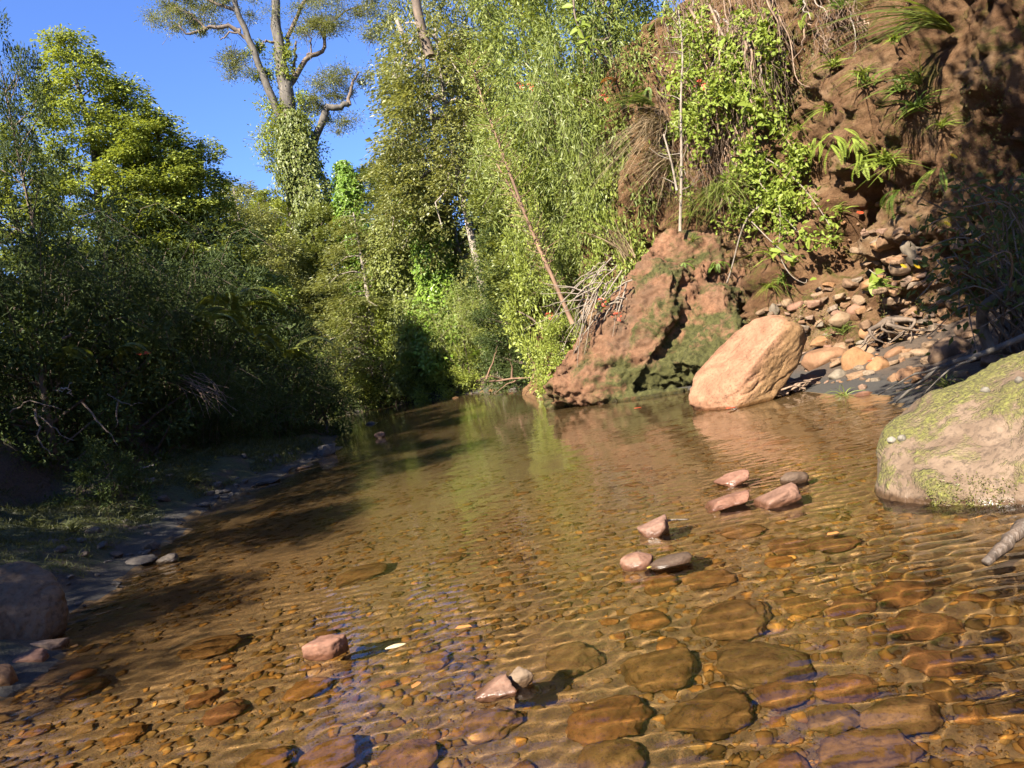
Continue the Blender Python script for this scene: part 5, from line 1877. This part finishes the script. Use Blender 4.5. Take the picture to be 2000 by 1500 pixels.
def tuft(label, pos, n, L, W, mat, seed, lean=(0, 0, 0), name="grass_tuft", spread=.5, droop=.5, rad=.05, cat="grass"):
    """a tuft of arching blades; the blades are one part"""
    r = np.random.default_rng(seed)
    t = thing(name, label, cat, pos)
    V, F = [], []
    b = 0
    for k in range(n):
        d = unit(1, r)[0] * spread + np.array([0, 0, 1.0]) + np.array(lean)
        d /= np.linalg.norm(d)
        l = L * r.uniform(.5, 1.2)
        q = np.linspace(0, 1, 7)[:, None]
        p = unit(1, r)[0] * rad * r.random() + d * l * q + np.array([d[0], d[1], -1.2]) * l * droop * q ** 2
        s = np.cross(d, unit(1, r)[0])
        s /= np.linalg.norm(s)
        w = W * r.uniform(.6, 1.2) * (1 - q ** 2 * .9) * .5
        V += [p + s * w, p - s * w]
        F += [(b + j, b + j + 1, b + 7 + j + 1, b + 7 + j) for j in range(6)]
        b += 14
    ob("blades", mesh_np("blades", np.concatenate(V), F, mat, True), t)
    return t


tuft("big arching grass tussock reaching left from the upper right cliff", on_cliff(1850, 70, .1)[0], 46, 2.2, .022, lm_grass, 81, (-1.6, -1.0, -.2), spread=.35, droop=.45)
tuft("small grass tussock under the arching one", on_cliff(1790, 170, .1)[0], 30, .9, .018, lm_grass, 82, (-1.0, -.8, -.2), spread=.6)
tuft("curtain of green grass hanging over the outcrop's back", on_cliff(1420, 370, .3)[0], 120, .8, .018, lm_grass, 83, (-.4, -.7, -.5), spread=.7, droop=.8, rad=.4)
tuft("second curtain of grass hanging right above the outcrop", on_cliff(1370, 400, .35)[0], 90, .7, .018, lm_grass, 84, (-.4, -.7, -.4), spread=.7, droop=.8, rad=.35)
tuft("thatch of dry straw coloured grass at the cliff's left edge", on_cliff(1275, 250, .4)[0], 150, 1.3, .014, lm_dry, 85, (-.7, -.6, -1.0), spread=.5, droop=.6, rad=.4)
tuft("grey dry thatch hanging below the dry grass at the cliff's left edge", on_cliff(1300, 320, .4)[0], 110, 1.1, .014, lm_dry, 86, (-.6, -.5, -.9), spread=.5, droop=.6, rad=.35)
tuft("arching green grass hanging over the shrubs left of the cliff", on_cliff(1255, 230, .7)[0], 60, 1.6, .014, lm_grass, 87, (-1.3, -.4, .2), spread=.4, droop=.6)
tuft("grass tuft growing between the beach stones", land_hit(1640, 645), 70, .5, .014, lm_grass, 88, spread=.8)
tuft("small grass tuft at the water's edge right of the beach stones", land_hit(1650, 775), 26, .4, .012, lm_grass, 89, spread=.9, droop=.7)
tuft("grass blades on the sand beside the long fallen branch", land_hit(1850, 760), 26, .5, .012, lm_grass, 90, (-.3, 0, 0), spread=.8)
tuft("sprouting dry canes on the upper left shoulder of the outcrop", at(1225, 500, 16.2), 60, 1.3, .016, lm_dry, 91, (-.5, -.2, .6), spread=.55, droop=.25, rad=.2)
tuft("green grass on the ledge where the pale stem stands", on_outcrop(1345, 470, .02)[0], 40, .4, .012, lm_grass, 92, spread=.8)
for k in range(24):
    pu_, pv_ = _vr.uniform(1300, 1880), _vr.uniform(0, 560)
    tuft("small green plant among many rooted on the cliff face", on_cliff(pu_, pv_, .04)[0], int(_vr.uniform(14, 40)), _vr.uniform(.2, .5), .028, lm_broad if k % 2 else lm_fern, 430 + k, (-.4, -.6, -.1), spread=.9, droop=.5, rad=.12, name="cliff_plant", cat="plant")["group"] = "small plants on the cliff face"
for i, (u, v, lab) in enumerate([(1470, 360, "hanging grass wisp under the vines"), (1560, 250, "grass wisp at the right end of the vines"), (1500, 560, "small grass wisp beside the crack of the outcrop"), (1680, 150, "grass wisp on the upper cliff face"), (1610, 210, "thin grass wisp above the hanging ferns"), (1840, 250, "grass wisp on the right cliff face"), (1750, 330, "grass wisp right of the hanging ferns")]):
    tuft(lab, on_cliff(u, v, .05)[0], 36, .45, .014, lm_broad, 100 + i, (-.4, -.6, -.2), spread=.8, droop=.7)
for i in range(30):
    y = rng.uniform(4.8, 14)
    x = xl_of(y) - rng.uniform(.55, 2.0)
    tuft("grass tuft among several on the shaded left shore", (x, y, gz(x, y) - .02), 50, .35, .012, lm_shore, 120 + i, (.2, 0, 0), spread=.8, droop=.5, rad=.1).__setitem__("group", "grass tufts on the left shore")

# ---- dry twigs over the left flank of the outcrop: each stick a part
def stick_pile(name, label, cat, base, sticks, bark, seed, rmax=.022):
    r = np.random.default_rng(seed)
    t = thing(name, label, cat, base)
    for pts in sticks:
        a = Acc()
        p = [Vector(q) - Vector(base) for q in pts]
        a.add(*strand(p, rmax * r.uniform(.5, 1), .004, 9, 5, .1, .012))
        ob("stick", a.mesh("stick", bark), t)
    return t


st_ = []
for k in range(34):
    u0, v0 = rng.uniform(1150, 1235), rng.uniform(500, 590)
    f = rng.random()
    e = (u0 - rng.uniform(20, 90), v0 + rng.uniform(60, 170) * f + 10)
    d0 = 15.2 + rng.uniform(-.1, .4)
    st_.append([at(u0, v0, d0), at((u0 + e[0]) / 2 - 4, (v0 + e[1]) / 2 - 8, d0 - .05), at(e[0], e[1], d0 + .1)])
for e in [(1055, 573), (1062, 553), (1020, 645), (1055, 600), (1085, 560)]:
    st_.append([at(1180, 585, 15.2), at((1180 + e[0]) / 2, (585 + e[1]) / 2 - 6, 15.2), at(e[0], e[1], 15.4)])
for e in [(1117, 700), (1125, 690), (1132, 675), (1140, 700), (1118, 670)]:
    st_.append([at(1170, 560, 15.2), at((1165 + e[0]) / 2, (565 + e[1]) / 2 - 6, 15.1), at(e[0], e[1], 15.3)])
stick_pile("dry_cane_bundle", "bundle of pale dry canes hanging over the outcrop's left flank", "dead canes", at(1180, 580, 15.3), st_, bk_twig, 1)
st_ = []
for (p0, p1, p2) in [((955, 745), (1040, 738), (1085, 775)), ((1085, 775), (1050, 785), (1010, 790)), ((1040, 740), (1045, 715), (1030, 690)), ((985, 742), (960, 735), (930, 745)), ((1000, 740), (1000, 715), (990, 700)), ((1060, 745), (1085, 720), (1100, 700)), ((950, 740), (965, 700), (972, 675)), ((1085, 735), (1105, 715), (1110, 690)), ((1015, 738), (990, 752), (965, 770))]:
    st_.append([at(p0[0], p0[1], 22.5), at(p1[0], p1[1], 22.3), at(p2[0], p2[1], 22.1)])
stick_pile("driftwood_branch", "reddish driftwood branch lying at the far right shore", "driftwood", at(1040, 745, 22.3), st_, bk_red, 2, .055)
st_ = []
for k in range(22):
    u0, v0 = rng.uniform(320, 380), rng.uniform(725, 750)
    st_.append([at(u0, v0, 14.6), at(u0 + 35, v0 + 15, 14.3), at(u0 + rng.uniform(50, 95), v0 + rng.uniform(25, 75), 14.1)])
stick_pile("dry_cane_bundle", "bundle of dry drooping canes on the shaded left bank", "dead canes", at(360, 740, 14.5), st_, bk_root, 3, .010)
st_ = [[at(70, 800, 9.3), at(75, 850, 9.1), at(100, 890, 9)], [at(20, 805, 9.5), at(60, 785, 9.3), at(120, 800, 9.2)], [at(160, 785, 10), at(200, 830, 9.9), at(230, 870, 9.8)], [at(210, 770, 10.5), at(250, 790, 10.3), at(280, 788, 10.2)], [at(230, 785, 10.3), at(228, 815, 10.2), at(225, 835, 10.1)], [at(75, 812, 9.2), at(110, 840, 9.1), at(145, 860, 9)]]
stick_pile("dead_branch", "bare grey branches sticking out of the dark left bank", "branch", at(100, 800, 9.4), st_, bk_brown, 4, .018)
st_ = [[at(118, 760, 9.6), at(130, 757, 9.55), at(141, 748, 9.5)], [at(128, 758, 9.55), at(136, 765, 9.5), at(143, 774, 9.5)], [at(110, 762, 9.6), at(120, 760, 9.6), at(130, 757, 9.5)]]
stick_pile("sprig", "small pale dry sprig catching light on the dark left bank", "sprig", at(128, 760, 9.6), st_, bk_pale, 5, .012)

# fallen wood on the right
bk_wet = bark_mat('wet_driftwood_bark', (0.03, 0.022, 0.016), (0.10, 0.07, 0.05), 14, .6, .6)


def branch(label, pts, r0, r1, bark, name="fallen_branch", cat="branch", twigs=(), n=16):
    b = Vector(pts[0])
    t = thing(name, label, cat, b)
    a = Acc()
    a.add(*strand([Vector(p) - b for p in pts], r0, r1, n, 7, .1, r0 * .1))
    ob("stem", a.mesh("branch_stem", bark), t)
    for tw in twigs:
        a = Acc()
        a.add(*strand([Vector(p) - b for p in tw], r1 * 1.2, r1 * .4, 8, 5, .1, .006))
        ob("twig", a.mesh("twig", bark), t)
    return t


branch("long grey fallen branch slanting from the bush down to the water", [at(2040, 640, 6.6), at(1920, 690, 6.9), at(1850, 712, 7.1), at(1800, 745, 7.3), at(1750, 785, 7.5)], .035, .012, bk_grey, twigs=[[at(1850, 712, 7.1), at(1780, 735, 7.2), at(1715, 772, 7.6)], [at(1905, 700, 6.9), at(1850, 725, 6.9), at(1800, 775, 7.1)]])
branch("crooked dark dead trunk inside the shaded bush", [at(1935, 690, 7.4), at(1920, 640, 7.4), at(1918, 610, 7.3), at(1945, 580, 7.2), at(2010, 560, 7.0)], .06, .04, bk_grey)
branch("wet dark driftwood log at the right edge poking into the stream", [at(2060, 985, 3.25), at(2000, 1030, 3.2), at(1960, 1070, 3.15), at(1925, 1100, 3.1)], .042, .018, bk_wet, "driftwood_log", "driftwood")
branch("pale stick lying on the shaded left grass", [at(268, 918, 10.4), at(283, 913, 10.4), at(300, 908, 10.4)], .018, .008, bk_pale)
branch("thin twig caught on the blocky pink stone", [onz(1285, 1022, .06), onz(1310, 1016, .05), onz(1345, 1014, .01)], .008, .004, bk_pale)
stump_px = [(1730, 640), (1745, 625), (1720, 660), (1755, 655), (1765, 635)]
st_ = []
for k in range(16):
    c = land_hit(1745, 655)
    st_.append([c + Vector((0, 0, .3)), c + Vector((rng.normal() * .25, rng.normal() * .2 - .1, .2)), c + Vector((rng.normal() * .45, rng.normal() * .3 - .15, -.05))])
stick_pile("root_stump", "mossy dark root stump on the beach beside the cobble pile", "stump", land_hit(1745, 655), st_, bk_brown, 6, .06)
st_ = []
c = onz(1535, 768, .02)
for k in range(14):
    st_.append([c + Vector((rng.normal() * .2, rng.normal() * .1, 0)), c + Vector((rng.normal() * .2, rng.normal() * .1, .12)), c + Vector((rng.normal() * .3 + .1, rng.normal() * .1, .16 * rng.random()))])
stick_pile("root_clump", "clump of wet driftwood roots under the pink boulder's tip", "driftwood", c, st_, bk_root, 7, .03)

# ---- the bush in the shade at the right edge
def bush_right():
    r = np.random.default_rng(9)
    base = at(2010, 640, 7.4)
    t = thing("shaded_bush", "dark tangled bush of arching stems with yellow flowers at the right edge", "bush", base)
    lv = Leaves()
    fl = [(1850, 438), (1765, 520), (1790, 520), (1862, 305), (1790, 612)]
    for k in range(46):
        e = at(r.uniform(1770, 2060), r.uniform(330, 720), r.uniform(6.6, 7.8)) - base
        m = e * .55 + Vector((r.normal() * .15, r.normal() * .2, .25 + r.random() * .3))
        a = Acc()
        q = smooth_path([Vector((r.normal() * .2, r.normal() * .2, -.2)), m, e], 10)
        a.add(*tube(q, np.linspace(.013, .004, 10), 4, 0, False))
        ob("stem", a.mesh("bush_stem", bk_grey if k % 2 else bk_brown), t)
        n = 16
        f = r.uniform(.3, 1, n)
        c = np.stack([np.interp(f, np.linspace(0, 1, 10), q[:, i]) for i in range(3)], -1) + r.normal(size=(n, 3)) * .09
        lv.add(c, unit(n, r) + np.array([0, -.2, -.3]), unit(n, r) + np.array([0, 0, .6]), .10 * r.uniform(.5, 1.4, n), .045 * r.uniform(.6, 1.4, n))
    ob("foliage", lv.mesh("bush_foliage", lm_dark), t)
    fm, nt, out = new_mat("yellow_petal")
    p = N(nt, "ShaderNodeBsdfPrincipled", i_Roughness=.6)
    p.inputs["Base Color"].default_value = (.75, .48, .02, 1)
    nt.links.new(p.outputs[0], out.inputs["Surface"])
    pet = Leaves()
    a_ = np.linspace(0, 6.283, 12, endpoint=False)
    pet.add(np.zeros((12, 3)), np.stack([np.cos(a_), np.sin(a_), .2 + 0 * a_], -1), np.tile([0, 0, 1.], (12, 1)), .03, .014)
    me = pet.mesh("flower", fm)
    for (u, v) in fl:
        o = ob("flower", me, t)
        o.location = at(u, v, 6.9 if u > 1800 else 7.6) - base
        o.rotation_euler = (.9, .2, .3)
        o.scale = (1.5, 1.5, 1.5)


bush_right()
plant("dark_shrub", "shrub", "shrub", "dark leafy shrub behind the tangled bush at the right edge", 2070, 360, 8.3, .8, crown="leaves", trunk="stems", base=.8)

# unseen right-bank tree behind the viewer, boughs placed sunward to shade the right corner
def overhang():
    b = Vector((4.6, .6, .3))
    t = thing("tree", "unseen tree on the right bank with boughs placed to shade the right corner", "tree", b, G_O)
    tips = []
    for (u, v, d, tt) in [(1880, 420, 7, 6), (1950, 370, 7, 6.4), (2010, 480, 7, 6), (1930, 540, 7, 6.2), (1990, 620, 7, 6), (1890, 620, 7, 5.8), (2000, 300, 7.4, 6.5), (1840, 530, 7, 6), (2040, 700, 6.5, 5.6), (1900, 340, 7.5, 6.6), (1960, 450, 7, 7.2), (1900, 500, 7, 7)]:
        q = at(u, v, d) + SUN_TO * tt
        tips.append((q.x, q.y, q.z, 1.0))
    for (u, v) in [(1900, 330), (1950, 400), (1990, 480), (1900, 450), (1960, 560), (1880, 540)]:
        q = on_cliff(u, v)[0] + SUN_TO * 8.0
        tips.append((q.x, q.y, q.z, .8))
    for (u, v) in [(1760, 40), (1850, 130), (1950, 90), (1985, 210), (1890, 20), (1990, 20), (1960, 280), (1990, 330), (1930, 310), (1990, 260)]:
        q = on_cliff(u, v)[0] + SUN_TO * 8.5
        tips.append((q.x, q.y, q.z, .22))
    a = Acc()
    a.add(*strand([(0, 0, -1), (0, 0, 1), (-.4, .6, 3), (-.8, 1.6, 4.6)], .22, .12, 12, 7, .1))
    ob("trunk", a.mesh("trunk", bk_brown), t)
    lv = Leaves()
    r = np.random.default_rng(77)
    for q in tips:
        e = Vector(q[:3]) - b
        a = Acc()
        a.add(*strand([(-.8, 1.6, 4.6), Vector((-.8, 1.6, 4.6)).lerp(e, .5) + Vector((0, 0, .2)), e], .07, .02, 8, 5))
        ob("limb", a.mesh("limb", bk_brown), t)
        n = int(620 * q[3])
        o = r.normal(size=(n, 3)) * np.array([.42, .42, .32])
        lv.add(np.array(e) + o, o + unit(n, r), unit(n, r) + np.array([0, 0, .8]), .13 * r.uniform(.6, 1.3, n), .07 * r.uniform(.6, 1.3, n))
    ob("crown", lv.mesh("crown", lm_mid), t)


overhang()

# ---- small things: floating leaves, petals, pebbles on the mossy boulder
def plain(name, c, rough=.6):
    m, nt, out = new_mat(name)
    tc = N(nt, "ShaderNodeTexCoord")
    n1 = noise(nt, 9, 3, .6, tc.outputs["Object"])
    p = N(nt, "ShaderNodeBsdfPrincipled", i_Roughness=rough)
    nt.links.new(mixc(nt, n1.outputs[0], c, tuple(x * .6 for x in c)), p.inputs["Base Color"])
    nt.links.new(p.outputs[0], out.inputs["Surface"])
    return m


m_chip = plain("pale_wood", (.42, .33, .19))
m_or = plain("orange_leaf", (.38, .16, .04))
m_rd = plain("red_petal", (.42, .05, .015))
m_ye = plain("yellow_leaf", (.34, .28, .05))
LEAF_ME = {}
for nm, mt in (("orange", m_or), ("red", m_rd), ("yellow", m_ye)):
    LEAF_ME[nm] = mesh_np("fallen_leaf", _lv - np.array([.5, 0, 0]), _lf, mt, True)


def flat_leaf(label, pos, size, c, yaw, cat="leaf", rx=.1):
    o = ob("fallen_leaf", LEAF_ME[c])
    o.location = pos
    o.rotation_euler = (rx, .05, yaw)
    o.scale = (size, size, size)
    return tag(o, label, cat)


V, Fc = rock_np(2, 901, .1, 8, (.055, .018, .010), .05)
solo("floating_chip", mesh_np("floating_chip", V, Fc, m_chip), "pale wood chip floating right of the salmon pink stone", "wood chip", onz(773, 1262, .008), (0, 0, .25))
flat_leaf("orange leaf floating near the bottom centre", onz(813, 1337, .012), .075, "orange", 1.2)
flat_leaf("orange leaf resting in the stream near the red leaf litter of the bed", onz(905, 1225, .008), .09, "orange", .1)
flat_leaf("red petal on the water at the foot of the outcrop", onz(1246, 797, .012), .16, "red", .2, "petal")
flat_leaf("red petal at the water line below the pink boulder", onz(1428, 797, .02), .17, "red", .1, "petal")
flat_leaf("yellow green leaf stuck to the dark wet stone", onz(1268, 1108, .045), .05, "yellow", 1.0)
flat_leaf("red fallen leaves between the beach blocks", land_hit(1703, 712) + Vector((0, -.05, .06)), .25, "red", .6)
flat_leaf("orange leaf under water near the tilted slab", onz(1628, 1042, .008), .09, "orange", .3)
flat_leaf("red leaf lying on the ledge of the cliff below the hanging ferns", on_cliff(1680, 415, .06)[0], .2, "red", .4, rx=.9)
flat_leaf("brown red leaf caught in the shaded fern bank", at(280, 690, 13.6), .26, "red", .5, rx=.8)
m_white = stone_mat("white_pebble_stone", [(.15, .135, .11)], .4, .5)


def on_obj(u, v):
    bpy.context.view_layer.update()
    dgx = bpy.context.evaluated_depsgraph_get()
    a, b = lev(u, v)
    h = scene.ray_cast(dgx, Vector((0, 0, CAM_H)), Vector((a, 1, b)).normalized())
    return h[1] if h[0] else at(u, v, 4.5)


for i, (u, v, w, lab) in enumerate([(1742, 862, 22, "white pebble on the left shoulder of the mossy boulder"), (1762, 858, 24, "second white pebble touching the first on the mossy boulder"), (1925, 765, 26, "cream pebble lying on top of the mossy boulder"), (1990, 745, 22, "white pebble on the boulder's top near the right edge")]):
    V, Fc = rock_np(2, 920 + i, .4, 9, (.035, .03, .028), .08)
    p = on_obj(u, v)
    solo("pebble", mesh_np("pebble", V, Fc, m_white), lab, "pebble", p + Vector((0, 0, .008)), (0, 0, rng.uniform(0, 3)), (.85, .85, .85))

# red flowers in the forest wall: one cluster per shrub spot
pet = Leaves()
pp = unit(14) * .10
pet.add(pp, unit(14) + np.array([0, 0, -1.]), unit(14), .08, .035)
RED = pet.mesh("flower_cluster", m_rd)
for i, (u, v, d, lab) in enumerate([(1205, 618, 15.0, "red flower spray beside the dry canes of the outcrop"), (1015, 168, 19, "red flower spray high left of the cliff"), (1180, 192, 17.2, "red flower spray near the dead orange fern"), (1072, 617, 18.6, "red flower spray behind the leaning red trunk"), (1368, 165, 14.5, "red flower spray among the cliff roots"), (1175, 590, 15.1, "small red flower spray on the outcrop canes"), (1035, 170, 19, "second red flower spray high left of the cliff")]):
    o = ob("flower_spray", RED)
    o.location = at(u, v, d)
    tag(o, lab, "flowers")


# ---- moss standing proud on the rocks: short fuzz, one part of each rock
def moss_fuzz(parent, V, Nn, mask, n, L, mat, seed, world=True):
    r = np.random.default_rng(seed)
    idx = np.where(mask)[0]
    if len(idx) == 0:
        return
    k = r.choice(idx, n)
    P = V[k] + r.normal(size=(n, 3)) * L * .8
    lv = Leaves()
    lv.add(P - Nn[k] * L * .3, Nn[k] + unit(n, r) * .8, unit(n, r), L * r.uniform(.5, 1.3, n), L * .4 * r.uniform(.6, 1.3, n))
    o = ob("moss", lv.mesh("moss", mat), parent)
    o["kind"] = "stuff"


lm_moss = leaf_mat("moss_fuzz", (0.05, 0.05, 0.012), (0.11, 0.11, 0.025), (0.19, 0.19, 0.05), trans=.3, patch=1.5)
lm_moss2 = leaf_mat("dark_moss_fuzz", (0.022, 0.024, 0.008), (0.045, 0.045, 0.014), (0.08, 0.078, 0.024), trans=.3, patch=1.5)
_mn = nz(MOSSY_V)
_mk = (fbm(MOSSY_V * 2.4 + 3, 4, 201) + .12 * MOSSY_V[:, 0] - .1 * _mn[:, 2] > .10) & (_mn[:, 1] < .4)
moss_fuzz(_mb, MOSSY_V, _mn, _mk, 16000, .017, lm_moss, 301)
_oc = bpy.data.objects["rock_outcrop"]
_om = (fbm(OUT_V * 1.3 + 7, 4, 202) - .16 * (OUT_V[:, 2] - 1.0) + .30 * OUT_N[:, 0] + .06 * (OUT_V[:, 0] - 2.4) > .12) & (OUT_V[:, 2] > .12)
moss_fuzz(_oc, OUT_V, OUT_N, _om, 12000, .022, lm_moss2, 302)
_cm = (fbm(CLIFF_V * .9 + 9, 4, 203) > .17) & (CLIFF_V[:, 2] > .4) & (CL_U > 1200) & (CL_U < 2100) & (CL_Vv > -150) & (CL_Vv < 720)
moss_fuzz(bpy.data.objects["cliff"], CLIFF_V, CLIFF_N, _cm, 26000, .04, lm_moss, 303)
